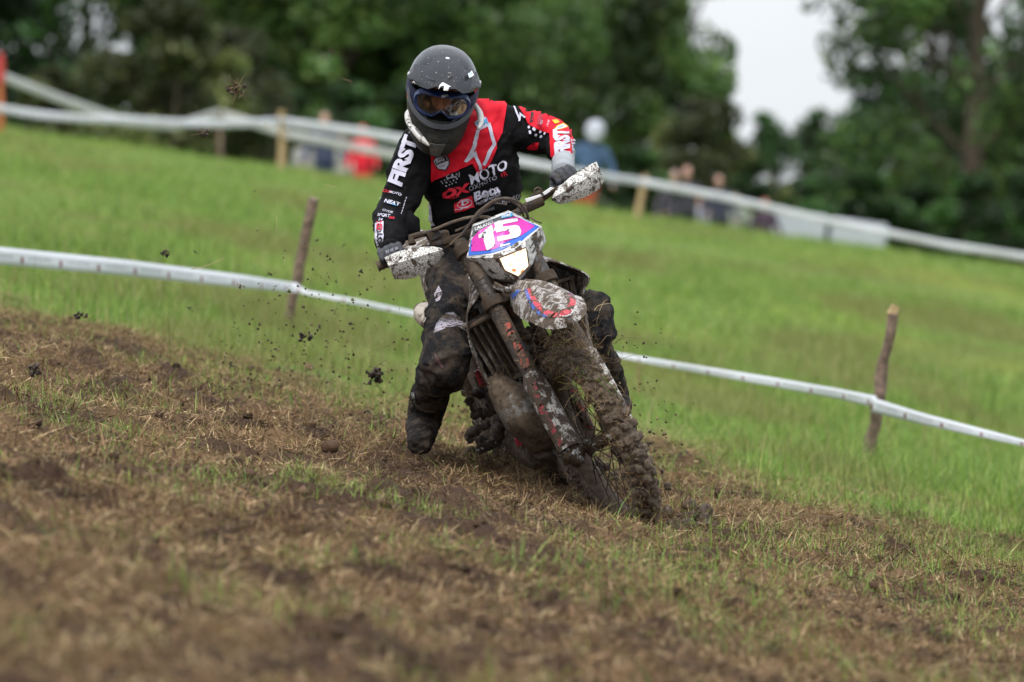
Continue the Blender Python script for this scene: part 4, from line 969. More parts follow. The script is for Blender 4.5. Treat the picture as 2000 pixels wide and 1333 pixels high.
# cables and hoses
def cable(pts, r, m=None, name='cable'):
    mb = MB(); c = cr(pts, 6); mb.tube(c, r, 7); o = P(name, mb, m or mCable); noisy(o, .0012, 70, 2); return o
cable([B(1033, 440, -.42), B(1029, 418, -.36), B(1016, 398, -.33), B(996, 389, -.31), B(972, 390, -.31), B(948, 404, -.32), B(925, 428, -.34), B(905, 455, -.37), B(880, 478, -.40)], .0058)
cable([B(1026, 444, -.42), B(1020, 414, -.37), B(1004, 396, -.34), B(982, 391, -.33), B(958, 400, -.33), B(938, 419, -.35), B(915, 440, -.37), B(890, 452, -.4)], .0045)
cable([B(822, 458, XB + .02), B(850, 448, -.40), B(885, 434, -.37), B(920, 425, -.36), B(950, 425, -.38), B(975, 432, -.42)], .006)
cable([B(880, 478, -.4), B(868, 486, -.41)], .0042, mAl)
cable([B(1064, 386, -.42), B(1058, 372, -.42), B(1050, 367, -.42), B(1044, 372, -.42), B(1046, 380, -.42), B(1052, 384, -.42)], .0032, mBlack)
cable([B(925, 424, -.38), B(938, 410, -.36), B(960, 398, -.36), B(990, 400, -.36)], .0032)
cable([B(1036, 425, -.35), B(1046, 432, -.33), B(1058, 436, -.33)], .0028, mBlack)
# hose down the left fork leg
cable([B(1060, 515, -.38), B(1072, 560, -.40), B(1096, 585, -.33), B(1134, 590, -.30), B(1146, 630, -.26), B(1150, 660, -.22), B(1165, 700, -.15)], .006, mCable, 'brake_hose')

# ---- frame, radiators, shrouds, tank, seat, engine
def tube(name, pts, r, m, seg=12, n=5, **k):
    mb = MB(); c = cr(pts, n) if n else [Vector(p) for p in pts]; rr = r
    if isinstance(r, (list, tuple)): rr = list(np.interp(np.linspace(0, 1, len(c)), np.linspace(0, 1, len(r)), r))
    mb.tube(c, rr, seg); return P(name, mb, m, **k)
frame = tube('frame', [(-.37, 0, .98), (-.33, 0, .86)], .034, mRed, 14, 0)
for q in (-1, 1):
    tube('frame_tube', [(-.36, q * .025, .87), (-.40, q * .035, .70), (-.43, q * .06, .50), (-.47, q * .08, .33), (-.60, q * .09, .27), (-.85, q * .1, .27), (-.95, q * .11, .35)], .016, mRed)
    tube('frame_tube', [(-.38, q * .03, .93), (-.6, q * .09, .84), (-.85, q * .12, .72), (-.95, q * .12, .5), (-.93, q * .11, .34)], .018, mRed)
    tube('subframe', [(-.85, q * .11, .74), (-1.1, q * .1, .82), (-1.5, q * .08, .90)], .011, mDark)
    tube('swingarm', [(-.92, q * .1, .42), (-1.1, q * .11, .39), (-1.47, q * .11, .335)], [.035, .032, .024], mAl, 10)
    # radiator with its louvred guard
    c = Vector((-.41, q * .135, .735)); ro = Matrix.Rotation(R(-8 * q), 3, 'X') @ Matrix.Rotation(R(12 * q), 3, 'Z')
    mb = MB(); mb.box(c, (.03, .115, .25), ro); rad = P('radiator', mb, mDark, bevel=.006)
    mb = MB()
    for k in range(5):
        cc = c + ro @ Vector((.03, (-.05 + .025 * k), -.01)); mb.box(cc, (.022, .0045, .25), ro @ Matrix.Rotation(R(28 * q), 3, 'Z'))
    mb.box(c + ro @ Vector((.028, 0, .125)), (.028, .12, .012), ro).box(c + ro @ Vector((.028, 0, -.125)), (.028, .12, .012), ro)
    o = P('radiator_guard', mb, mat('louvre_plastic', (.16, .14, .12), .6, mud=.62, mudscale=15, speck=.6, bump=.003), rad, bevel=.0015)
    mb = MB(); mb.tube([c + ro @ Vector((.005, 0, .12)), c + ro @ Vector((.005, 0, .155))], .018, 12); P('radiator_cap', mb, mAl, rad)
tube('radiator_strut', [B(915, 640, -.36), B(965, 613, -.34)], .010, mRed, 10, 0)
mb = MB(); mb.prism([B(918, 640, -.40), B(926, 592, -.40), B(955, 584, -.40), B(962, 612, -.40)], (-.05, 0, 0)); P('header_tank', mb, mat('translucent_tank', (.30, .31, .34), .4, mud=.4, mudscale=20), bevel=.008)
def shroud(front, back, m=mWhite, th=.005):
    g = []; nf = 8
    for a, b in zip(cr([B(*p) for p in front], 4), cr([Vector(p) for p in back], 4)):
        row = []
        for k in range(nf + 1):
            t = k / nf; p = a.lerp(b, t); p.y += (1 if p.y > 0 else -1) * .02 * math.sin(t * math.pi); row.append(p)
        g.append(row)
    mb = MB(); mb.sheet(g, th); return P('radiator_shroud', mb, m, sharp=50)
shroud([(950, 560, -.33), (928, 585, -.33), (911, 612, -.33), (912, 648, -.33), (921, 688, -.34), (938, 728, -.36), (958, 765, -.38)],
       [(-.62, -.085, .98), (-.62, -.085, .93), (-.62, -.08, .86), (-.62, -.08, .80), (-.60, -.08, .72), (-.58, -.08, .64), (-.55, -.08, .56)])
shroud([(1064, 511, -.36), (1085, 513, -.34), (1108, 520, -.32), (1149, 541, -.30), (1138, 572, -.32), (1142, 600, -.34), (1146, 640, -.36)],
       [(-.80, .10, .98), (-.85, .13, .95), (-.88, .15, .91), (-.88, .17, .84), (-.85, .17, .78), (-.78, .17, .72), (-.6, .15, .62)])
mb = MB()
for t, w_, z in ((-.42, .09, .93), (-.52, .12, .97), (-.65, .12, 1.0), (-.78, .08, .97), (-.80, .03, .92)): pass
rings = []
for t, w_, zt, zb in ((-.42, .06, .93, .84), (-.47, .10, .98, .80), (-.56, .125, 1.0, .76), (-.68, .12, .99, .76), (-.80, .085, .96, .80), (-.84, .05, .94, .84)):
    zc = (zt + zb) / 2; hh = (zt - zb) / 2; rings.append([Vector((t, w_ * math.copysign(abs(math.cos(a)) ** .8, math.cos(a)), zc + hh * math.copysign(abs(math.sin(a)) ** .8, math.sin(a)))) for a in [2 * math.pi * k / 20 for k in range(20)]])
mb.loft(rings); P('fuel_tank', mb, mBlack)
rings = []
for t, w_, zt, zb in ((-.72, .05, .985, .95), (-.80, .075, .985, .93), (-1.0, .085, .97, .90), (-1.25, .085, .975, .90), (-1.45, .07, .985, .93), (-1.50, .04, .98, .95)):
    zc = (zt + zb) / 2; hh = (zt - zb) / 2; rings.append([Vector((t, w_ * math.copysign(abs(math.cos(a)) ** .5, math.cos(a)), zc + hh * math.copysign(abs(math.sin(a)) ** .5, math.sin(a)))) for a in [2 * math.pi * k / 20 for k in range(20)]])
mb = MB(); mb.loft(rings); P('seat', mb, mBlack)
for q in (-1, 1):
    mb = MB(); g = []
    for i in range(9):
        t = i / 8; row = [];
        for k in range(6): s = k / 5; row.append(Vector((-.88 - .52 * t, q * (.105 + .05 * math.sin(t * 3.1) * math.sin(s * 2.5)), .935 - (.24 * (1 - t) + .09) * s + .03 * t)))
        g.append(row)
    mb.sheet(g, .004); P('side_panel', mb, mWhite)
g = []
for i in range(13):
    t = i / 12; x = -1.35 - .55 * t; w_ = float(np.interp(t, [0, .3, .8, 1], [.08, .1, .08, .05])); row = []
    for k in range(9): s = -1 + k / 4; row.append(Vector((x, s * w_, .95 + .09 * t - .03 * abs(s) ** 2)))
    g.append(row)
mb = MB(); mb.sheet(g, -.004); P('rear_fender', mb, mWhite)
# engine
mb = MB(); mb.box((-.62, 0, .40), (.32, .17, .24)).tube([(-.60, -.1, .38), (-.60, .1, .38)], .115, 24).tube([(-.74, -.11, .40), (-.74, .11, .40)], .075, 20).box((-.53, 0, .58), (.12, .13, .17)).box((-.52, 0, .69), (.13, .14, .05))
for k in range(4): mb.box((-.53, 0, .53 + k * .04), (.15, .16, .006))
o = P('engine', mb, mDark, bevel=.008)
tube('carburettor', [(-.6, 0, .62), (-.72, 0, .64)], .035, mDark, 14, 0)
# expansion chamber: swells out in front of the engine, then tucks back on the right side
tube('exhaust_pipe', [B(968, 738, -.43), B(975, 752, -.40), B(995, 778, -.36), B(1022, 808, -.33), B(1052, 838, -.36), B(1062, 862, -.50), (-.62, -.12, .29), (-.8, -.15, .40), (-.95, -.14, .58), (-1.1, -.14, .68), (-1.22, -.14, .74)],
     [.030, .046, .066, .082, .080, .066, .05, .04, .032, .026, .022], mPipe, 22, 7)
tube('silencer', [(-1.20, -.13, .715), (-1.24, -.13, .725), (-1.50, -.13, .78), (-1.56, -.13, .79)], [.03, .045, .045, .028], mat('silencer_metal', (.50, .42, .34), .45, .3, mud=.42, mudscale=16, speck=.4), 18, 0)
mb = MB(); g0 = [B(928, 727, -.50), B(952, 712, -.50), B(962, 752, -.50), B(940, 757, -.50)]
mb.prism(g0, (-.03, 0, 0)); vg = P('side_vent_guard', mb, mRedC, bevel=.003)
mb = MB()
for k in range(4):
    t = (k + .6) / 4.6; a = g0[0].lerp(g0[3], t) + Vector((.004, 0, 0)); b = g0[1].lerp(g0[2], t) + Vector((.004, 0, 0)); d_ = Vector((0, 0, -.007)); mb.prism([a.lerp(b, .12), a.lerp(b, .85), a.lerp(b, .85) + d_, a.lerp(b, .12) + d_], (-.004, 0, 0))
P('vent_slots', mb, mBlack, vg)
# foot pegs, levers
for q in (-1, 1):
    c = Vector((-.90, q * .15, .33)); mb = MB(); mb.box(c + Vector((0, q * .05, 0)), (.05, .11, .016))
    for k in range(6):
        for xx in (-.022, .022): mb.box(c + Vector((xx, q * (.005 + .018 * k), .014)), (.006, .009, .014), None, 0, .3)
    o = P('footpeg', mb, mMudD, bevel=.001); noisy(o, .002, 70, 3)
tube('brake_pedal', [(-.88, -.13, .29), (-.78, -.15, .30), (-.66, -.155, .32)], .009, mDark)
tube('gear_lever', [(-.84, .12, .36), (-.74, .15, .36), (-.68, .165, .37)], .008, mDark)
tube('kick_starter', [(-.74, -.12, .40), (-.80, -.16, .5), (-.82, -.165, .60)], .011, mDark)
for u, v in ((1003, 838), (1014, 862)): 
    mb = MB(); mb.box(B(u, v, -.60), (.02, .025, .035)); P('red_bracket', mb, mRedC, bevel=.003)
mb = MB(); rough_lumps(mb, [(-.62 + .05 * i, -.12, .36 + .05 * math.sin(i)) for i in range(6)], .04, 3); mb.box((-.60, -.11, .38), (.26, .05, .2)); me = blobmesh(mb, .008, 2); displace(me, lambda c: (fbm(c * 22, 4, 5, .65) - .48) * .05); link('clutch_cover', me, mMudD, bike)

# ---- mud clumps and grass dragged along by the bike
def ball_clump(name, c, r, n, seed, m=mMud, amp=.5):
    rs = random.Random(seed); mb = MB()
    for k in range(n):
        p = Vector([rs.gauss(0, .5) * a for a in r]) + Vector(c); q = min(r) * rs.uniform(.25, .7); M = Euler((rs.uniform(0, 3), rs.uniform(0, 3), rs.uniform(0, 3))).to_matrix(); mb.ball(p, (q, q * .7, q * .5), 10, 6, M=M)
    me = blobmesh(mb, .006, 1, .5); displace(me, lambda c: (fbm(c * 32, 4, seed, .65) - .48) * min(r) * 1.1); return link(name, me, m, bike)
strawB = vcol('stuck_straw', .85, .1, 0)
def wisps(name, cs, n, L0, w0, seed, spread=.03, parent=bike, droop=.3, pal=STRAW, straight=.5):
    """thin bent stalks growing out of the mud at the given points"""
    r = np.random.default_rng(seed); V = []; F = []; C = []; pal = np.array(pal)
    for i in range(n):
        c = Vector(cs[r.integers(len(cs))]) + Vector(r.normal(0, spread, 3)); d = Vector(r.normal(0, 1, 3)); d.normalize(); L_ = L0 * r.gamma(3, .33); p = c.copy(); col = pal[r.integers(len(pal))] * r.uniform(.7, 1.25); sd_ = Vector(r.normal(0, 1, 3)); sd_ = (sd_ - d * sd_.dot(d)).normalized()
        b = len(V); k = 4; w = w0 * r.uniform(.6, 1.5)
        for s in range(k + 1):
            ww = w * (1 - .6 * s / k); n3 = sd_.cross(d).normalized()
            V += [p + sd_ * ww, p - sd_ * .5 * ww + n3 * .87 * ww, p - sd_ * .5 * ww - n3 * .87 * ww]; C += [col] * 3
            d = (d + Vector(r.normal(0, straight, 3)) * .35 + Vector((0, 0, -droop * .3))).normalized(); p = p + d * (L_ / k)
        for s in range(k):
            for q in range(3): F.append((b + s * 3 + q, b + s * 3 + (q + 1) % 3, b + s * 3 + 3 + (q + 1) % 3, b + s * 3 + 3 + q))
    o = big(name, np.array([v[:] for v in V]), np.array(F), strawB, col=np.array(C), parent=parent); o['kind'] = 'stuff'; return o
rs = random.Random(5)
ball_clump('mud_clump', B(1095, 668, -.16), (.05, .06, .05), 22, 21)
ball_clump('mud_clump', B(1060, 690, -.22), (.05, .05, .06), 16, 22, mMudD)
ball_clump('mud_clump', B(1110, 700, -.06), (.05, .05, .035), 22, 23)
ball_clump('mud_clump', B(955, 800, -.62), (.05, .05, .07), 18, 24, mMudD)
ball_clump('mud_clump', B(975, 862, -.75), (.06, .07, .03), 16, 25, mMudD)
ball_clump('mud_clump', B(1000, 700, -.45), (.05, .04, .07), 14, 26, mMudD)
ball_clump('mud_clump', B(1020, 650, -.36), (.05, .05, .08), 14, 27, mMudD)
ball_clump('mud_clump', B(1060, 900, -1.2), (.12, .08, .06), 26, 28, mMudD)
wisps('stuck_grass', [B(1095, 660, -.10), B(1075, 650, -.12), B(1115, 680, -.05), B(1110, 700, 0), B(1090, 695, -.05), B(1125, 650, -.12)], 520, .045, .0008, 31, .030)
tyre_pts = [Vector((math.cos(t) * .35, rs.uniform(-.05, .05), .345 + math.sin(t) * .35)) for t in [R(a) for a in range(-60, 100, 4)]]
wisps('stuck_grass', tyre_pts, 1100, .030, .0007, 32, .014)
wisps('stuck_grass', [p + Vector((0, .02, 0)) for p in tyre_pts[20:]], 300, .045, .0008, 42, .02)
wisps('stuck_grass', [B(1150, 640, -.3), B(1160, 680, -.25), B(1140, 610, -.3), B(1185, 690, -.3)], 50, .07, .0009, 33, .03)
wisps('stuck_grass', [B(985, 700, -.4), B(1000, 740, -.38), B(960, 720, -.42), B(1040, 650, -.3)], 70, .05, .0008, 34, .03)
wisps('stuck_grass', [FK(s, -.103, .04) for s in (.05, .15, .25, .35, .45)], 60, .03, .0007, 35, .012)
wisps('stuck_grass', [B(1110, 770, .2), B(1128, 730, .2), B(1170, 740, .25)], 14, .06, .0011, 36, .02, pal=[(.16, .28, .03), (.22, .32, .05)])
wisps('stuck_grass', [B(1000, 900, -1.0), B(1080, 890, -.9), B(1040, 920, -1.2), B(1090, 920, -1.0), B(960, 870, -1.0)], 500, .045, .0009, 37, .06)
ball_clump('mud_clump', B(1090, 915, -1.0), (.10, .08, .05), 30, 51)
ball_clump('mud_clump', B(1010, 905, -1.3), (.14, .10, .05), 36, 52)
ball_clump('mud_clump', B(985, 780, -.70), (.05, .04, .09), 20, 53, mMudD)
# ------------------------------------------------------------------ rider
cK = dict(bump=.0022, bscale=120)
mJer = mat('jersey_black', (.0055, .0055, .0065), .85, speck=.36, spec=.15, **cK)
mPant = mat('pants_black', (.015, .015, .017), .85, mud=.47, mudscale=11, speck=.8, spec=.15, bump=.003, dry=.35, mudcol=(.036, .030, .026))
mPantL = mat('pants_lilac', (.42, .38, .44), .75, mud=.40, mudscale=16, speck=.9, bump=.002)
mBoot = mat('boot_leather', (.012, .010, .009), .8, spec=.15, mud=.5, mudscale=10, speck=.8, bump=.005, bscale=40, dry=.30, mudcol=(.045, .034, .026))
mGlove = mat('glove_cloth', (.045, .047, .055), .8, mud=.22, mudscale=26, speck=.3, bump=.002, bscale=90, var=.3, vscale=60)
mCuff = mat('grey_cuff', (.30, .32, .34), .8, bump=.002, bscale=70, var=.15)
mSkin = mat('skin', (.36, .19, .13), .55, bump=.0008, bscale=90)
mShell = mat('helmet_shell', (.006, .007, .009), .24, spec=.42, coat=.1, speck=.42, mudscale=18, mudcol=(.30, .28, .25))
mVis = mat('visor_grey', (.011, .012, .015), .36, spec=.36, coat=.05, speck=.45, mudscale=18, mudcol=(.30, .28, .25))
mChin = mat('helmet_chin', (.005, .005, .006), .45, mud=.46, mudscale=24, speck=1.0, bump=.0015, dry=.05, mudcol=(.024, .023, .018), spec=.3)
mTrim = mat('chin_trim', (.075, .082, .095), .5, speck=.4)
mGog = mat('goggle_frame', (.012, .03, .115), .35, spec=.5, speck=.1)
mBrace = mat('brace_white', (.56, .55, .52), .45, speck=.5, mud=.2, mudscale=20)
rider = empty('person', W(905, 505, 20.5), 'rider in black and red jersey and dark grey full face helmet astride the motorcycle', 'person')
RI = Matrix.Translation(-rider.location)
def addp(name, me, m, parent=rider):
    """mesh given in world coordinates, stored relative to the rider's base"""
    me.transform(RI); return link(name, me, m, parent)
RM = Matrix.Translation(rider.location)
def rd(o, bm, m, off=.0012, cut=9): decal(o, bm, m, off, cut, RM)

def sect(mb, secs, seg=28):
    """loft of elliptical sections: (u, v, d, half width, half depth, tilt of the section in the picture plane in degrees)"""
    rings = []
    for u, v, d, a, b, t in secs:
        c = W(u, v, d); ax = Vector((math.cos(R(t)), 0, -math.sin(R(t)))); ay = Vector((0, 1, 0))
        rings.append([c + ax * a * math.copysign(abs(math.cos(q)) ** .85, math.cos(q)) + ay * b * math.copysign(abs(math.sin(q)) ** .85, math.sin(q)) for q in [2 * math.pi * k / seg for k in range(seg)]])
    mb.loft(rings); return mb
# --- the skin: one continuous body under the clothes, with a face and gloved hands posed on the bars
SH_R, EL_R, WR_R = W(822, 290, 20.36), W(768, 420, 20.30), W(757, 482, 20.02)
SH_L, EL_L, WR_L = W(972, 238, 20.40), W(1086, 268, 20.46), W(1100, 326, 20.18)
HIP_R, KN_R, AN_R, TO_R = W(888, 520, 20.50), W(870, 688, 20.03), W(834, 800, 20.40), W(820, 856, 20.30)
HIP_L, KN_L, AN_L, TO_L = W(985, 505, 20.58), W(1152, 640, 20.30), W(1190, 775, 20.62), W(1205, 815, 20.45)
mb = MB()
mb.capsule(W(915, 500, 20.56), .10, W(920, 440, 20.53), .085).capsule(W(920, 440, 20.53), .085, W(912, 330, 20.45), .095).ball(W(900, 280, 20.42), (.15, .07, .07))
# face: nose, mouth and chin inside the helmet opening
bodymb = mb
# --- helmet frame: x to picture right, y towards the viewer, z up; pitched forward and rolled
HC = W(863, 175, 20.24)
HM3 = (Matrix.Rotation(R(7.0), 3, 'Y') @ Matrix.Rotation(R(4), 3, 'Z') @ Matrix.Rotation(R(30), 3, 'X'))
def Hp(x, y, z):
    """helmet frame -> world (y towards the front of the face)"""
    return HC + HM3 @ Vector((x * .985, -y, z * 1.05))
def hring(z, w, f, b, n=56, pf=.85, pb=.95):
    r = []
    for k in range(n):
        a = 2 * math.pi * k / n; c, s = math.cos(a), math.sin(a); pw = pf if s > 0 else pb
        r.append((w * math.copysign(abs(c) ** pw, c), (f if s > 0 else b) * math.copysign(abs(s) ** (1.05 if s > 0 else .95), s), z))
    return r
prof = [(-.172, .072, .150, .085), (-.168, .086, .180, .098), (-.15, .098, .196, .112), (-.125, .107, .200, .128), (-.10, .112, .193, .140), (-.075, .117, .178, .150), (-.05, .121, .160, .158), (-.02, .125, .150, .164), (.01, .127, .147, .167), (.04, .126, .143, .165), (.07, .118, .132, .155), (.095, .103, .115, .137), (.115, .083, .093, .112), (.128, .058, .066, .080), (.136, .030, .036, .044), (.138, .004, .006, .008)]
zz = [p[0] for p in prof]; fine = list(np.interp(np.linspace(0, 1, 44), np.linspace(0, 1, len(prof)), zz))
mb = MB(); rings = []
for z in fine:
    w_, f_, b_ = [float(np.interp(z, zz, [p[i] for p in prof])) for i in (1, 2, 3)]; rings.append([Hp(*p) for p in hring(z, w_, f_, b_)])
mb.loft(rings)
me = mb.mesh()
# cut the eye port (front faces between the chin bar and the brow)
bmh = bmesh.new(); bmh.from_mesh(me); inv = HM3.inverted(); dele = []
for f in bmh.faces:
    c = inv @ (f.calc_center_median() - HC); x, y, z = c.x, -c.y, c.z
    if y > .055 and abs(x) < .106 and (-.046 + .05 * (abs(x) / .11) ** 2) < z < .085: dele.append(f)
bmesh.ops.delete(bmh, geom=dele, context='FACES')
bmesh.ops.smooth_vert(bmh, verts=[v for v in bmh.verts if v.is_boundary], factor=.5, use_axis_x=True, use_axis_y=True, use_axis_z=True)
for f in bmh.faces:
    c = inv @ (f.calc_center_median() - HC); f.material_index = 1 if c.z < -.040 and -c.y > -.03 else 0
bmh.to_mesh(me); bmh.free()
def solid(o): s = o.modifiers.new('s', 'SOLIDIFY'); s.thickness = -.014; s.offset = 1; s.use_rim = True
me.materials.append(mShell); me.materials.append(mChin)
me2 = evalmesh(me, solid); me2.transform(RI); helmet = link('helmet', me2, [], rider)
def HL(name, mb_, m, parent=None, **k):
    me_ = mb_.mesh(name); me_.transform(RI); o = link(name, me_, m, parent or helmet); 
    if k.get('bevel'):
        b = o.modifiers.new('b', 'BEVEL'); b.width = k['bevel']; b.segments = 2; b.limit_method = 'ANGLE'; b.angle_limit = R(40)
    me_.set_sharp_from_angle(angle=R(k.get('sharp', 40))); return o
# padding round the port, dark inside
mb = MB(); rings = []
for z in (-.10, -.06, -.02, .02, .06, .09): rings.append([Hp(*p) for p in hring(z, .100, .100 if z > -.05 else .12, .12, 36)])
mb.loft(rings, cap=False); HL('liner', mb, mat('liner_black', (.008, .008, .009), .9))
# lower edge trim of the port
tr = [(-.120, .05, .012), (-.114, .085, -.006), (-.096, .125, -.024), (-.064, .158, -.040), (-.03, .176, -.048), (0, .180, -.050), (.03, .176, -.048), (.064, .158, -.040), (.096, .125, -.024), (.114, .085, -.006), (.120, .05, .012)]
mb = MB(); c1 = cr([Hp(*p) for p in tr], 4); up_ = HM3 @ Vector((0, 0, 1)); g = [[p + up_ * (.008) , p - up_ * .009 - (HM3 @ Vector((0, 1, 0))) * .004] for p in c1]
mb.sheet(g, -.006); HL('chin_trim', mb, mTrim)
# mouth vent
mb = MB(); g = []
for i in range(9):
    t = -1 + i / 4; g.append([Hp(t * .030 * (1 - .5 * q), .203 - .006 * abs(t) + .003 * q, -.108 - .042 * q) for q in (0, .5, 1)])
mb.sheet(g, -.006); HL('mouth_vent', mb, mat('vent_grey', (.05, .052, .045), .6, mud=.45, mudscale=30))
# visor peak: a faceted sheet over the brow
mb = MB(); g = []; cols = [-1, -.86, -.70, -.5, -.28, 0, .28, .5, .70, .86, 1]
for i in range(13):
    t = i / 12; row = []
    for s in cols:
        a = abs(s)
        back = float(np.interp(a, [0, .28, .5, .7, .86, 1], [.020, .040, .085, .070, .040, .045])); front = float(np.interp(a, [0, .28, .5, .7, .86, 1], [.222, .217, .200, .172, .130, .085]))
        y = back + (front - back) * t; xw = s * float(np.interp(t, [0, .4, .8, 1], [.129, .131, .128, .120])) * (1 if a < .9 else 1)
        zt = .141 - .058 * a ** 2.2 - .02 * (a > .95); zf = .112 - .050 * a ** 1.7
        z = zt + (zf - zt) * t + .010 * math.sin(t * math.pi) * (1 - a) + (.007 if a in (.28,) else 0) - .004 * (a == .5)
        row.append(Hp(xw, y, z))
    g.append(row)
mb.sheet(g, .004); visor = HL('visor', mb, mVis, rider, sharp=9)
for p in ((0, .052, .139), (-.125, .052, .068), (.125, .052, .068)):
    mb = MB(); c = Hp(*p); n = (HM3 @ Vector((p[0] * 6, -.2, .6 if p[0] == 0 else .1))).normalized(); mb.tube([c - n * .002, c + n * .007], [.010, .008], 16); HL('visor_screw', mb, mat('screw_white', (.62, .62, .62), .4), visor)
RMd = RM
sWht = mat('sticker_white', (.78, .79, .80), .4, speck=.25); sInk = mat('sticker_ink', (.03, .03, .035), .5); sBlu = mat('sticker_blue', (.10, .42, .75), .45); sRed = mat('helmet_red', (.75, .08, .10), .4)
rd(visor, poly2d([(803, 165), (812, 159.5), (816, 165), (808, 173)]), sWht, .008, 3); rd(visor, text2d('FFM', (805.5, 168.5), 2.6, -22, 1.0, 0, .02), sBlu, .0105, 0)
rd(visor, poly2d([(911, 147), (919, 141), (923, 150), (914, 155)]), sWht, .008, 3); rd(visor, text2d('FFM', (913.5, 151), 2.6, -28, 1.0, 0, .02), sBlu, .0105, 0)
rd(visor, poly2d([(852, 176), (864, 164), (880, 172.5), (866, 176.5)]), sWht, .008, 3)
for a, b in (((859, 175), (866, 168)), ((864.5, 175), (870, 169)), ((868, 175), (874, 171))): rd(visor, poly2d(stroke2d([a, b], 1.3)), sInk, .0105, 0)
rd(visor, poly2d(stroke2d([(837, 153), (848, 158)], 2.2)), sInk, .004, 0); rd(visor, poly2d(stroke2d([(877, 153), (884, 147)], 2.2)), sInk, .004, 0)
for pts in ([(792.5, 165), (795, 166), (799, 188), (805, 199), (800, 201), (795, 187)], [(798, 192), (808, 191), (803, 196), (806, 205), (802, 206)], [(931, 150), (934, 160), (933, 175), (928, 190), (926, 178), (930, 165)]): rd(helmet, poly2d(pts), sRed, .002, 5)
rd(helmet, text2d('FIRST', (927, 228), 5, -78, .9, .2, .02), sWht, .002, 0); rd(helmet, text2d('100%', (812, 234), 4, 62, .9, .2, .02), sWht, .002, 0)
# goggles: frame ring, lens, strap
gp = []
for k in range(40):
    a = 2 * math.pi * k / 40; c, s = math.cos(a), math.sin(a); x = .100 * math.copysign(abs(c) ** .6, c); z = (.040 if s > 0 else .044) * math.copysign(abs(s) ** .75, s)
    if s < 0: z += .024 * math.exp(-(x / .018) ** 2)
    gp.append((x, .152 - 3.6 * x * x, z + .012))
mb = MB(); rings = []
for sc_, dy in ((1.0, -.03), (1.03, .0), (1.0, .008), (.90, .009), (.86, .001), (.88, -.01)): rings.append([Hp(x * sc_, y + dy, (z - .012) * sc_ + .012) for x, y, z in gp])
mb.loft(rings, cap=False); gog = HL('goggles', mb, mGog, rider, sharp=50)
rd(gog, text2d('100%', (859, 191.5), 4.2, -8, 1.3, 0, .03), sWht, .002, 0)
gm_ = bpy.data.materials.new('goggle_lens'); gm_.use_nodes = True; n_ = gm_.node_tree; Pn = n_.nodes['Principled BSDF']; Pn.inputs['Base Color'].default_value = (.02, .02, .02, 1); Pn.inputs['Roughness'].default_value = .08
trn = n_.nodes.new('ShaderNodeBsdfTransparent'); trn.inputs['Color'].default_value = (.78, .66, .55, 1); gls = n_.nodes.new('ShaderNodeBsdfGlossy'); gls.inputs['Roughness'].default_value = .06; ms = n_.nodes.new('ShaderNodeMixShader'); fr = n_.nodes.new('ShaderNodeFresnel'); fr.inputs['IOR'].default_value = 1.6
n_.links.new(fr.outputs[0], ms.inputs[0]); n_.links.new(trn.outputs[0], ms.inputs[1]); n_.links.new(gls.outputs[0], ms.inputs[2]); n_.links.new(ms.outputs[0], n_.nodes['Material Output'].inputs['Surface'])
mb = MB(); rings = []
for sc_ in (.90, .6, .3, .02): rings.append([Hp(x * sc_, .152 - 3.6 * (x * sc_) ** 2 + .004 + .004 * (1 - sc_), (z - .012) * sc_ + .012) for x, y, z in gp])
mb.loft(rings, cap=False); HL('lens', mb, gm_, gog, sharp=180)
for q in (-1, 1):
    mb = MB(); g = []
    for i in range(8): a = R(52 - 75 * i / 7); g.append([Hp(q * .130 * math.cos(a) * (1.0 if i else .9), .158 * math.sin(a) + .0, z) for z in (-.012, .012, .036)])
    mb.sheet(g, .003)
    HL('strap', mb, mat('strap_navy', (.015, .022, .06), .7, var=.3, vscale=60), gog)
# head, face, arms and legs join the trunk into one continuous skin
FZ = .022
fc_ = lambda x, y, z: Hp(x, y, z + FZ)
mb = bodymb
for a, b, c in ((SH_R, EL_R, WR_R), (SH_L, EL_L, WR_L)): mb.capsule(a, .048, b, .038).capsule(b, .038, c, .024)
for a, b, c, t in ((HIP_R, KN_R, AN_R, TO_R), (HIP_L, KN_L, AN_L, TO_L)): mb.capsule(a, .08, b, .050).capsule(b, .050, c, .034).capsule(c, .032, c.lerp(t, .6), .024)
mb.ball(fc_(0, .02, -.02), (.078, .085, .105), 24, 18, M=HM3); mb.ball(fc_(0, .055, -.085), (.045, .045, .04), 16, 10, M=HM3)
mb.capsule(W(890, 250, 20.36), .055, fc_(0, -.02, -.09), .055)
mb.tube([fc_(0, .096, .0), fc_(0, .108, -.025), fc_(0, .120, -.042), fc_(0, .108, -.054)], [.008, .011, .014, .008], 10)
for q in (-1, 1):
    mb.ball(fc_(q * .012, .108, -.046), (.008, .010, .008), 10, 8, M=HM3); mb.ball(fc_(q * .045, .070, -.045), (.026, .026, .026), 12, 8, M=HM3); mb.ball(fc_(q * .034, .092, .028), (.026, .010, .008), 12, 8, M=HM3)
    mb.ball(fc_(q * .078, .0, -.02), (.010, .018, .03), 10, 8, M=HM3)
mb.ball(fc_(0, .100, -.076), (.024, .010, .006), 12, 8, M=HM3).ball(fc_(0, .097, -.086), (.020, .011, .007), 12, 8, M=HM3)
addp('body', blobmesh(mb, .0055, 3), mSkin)
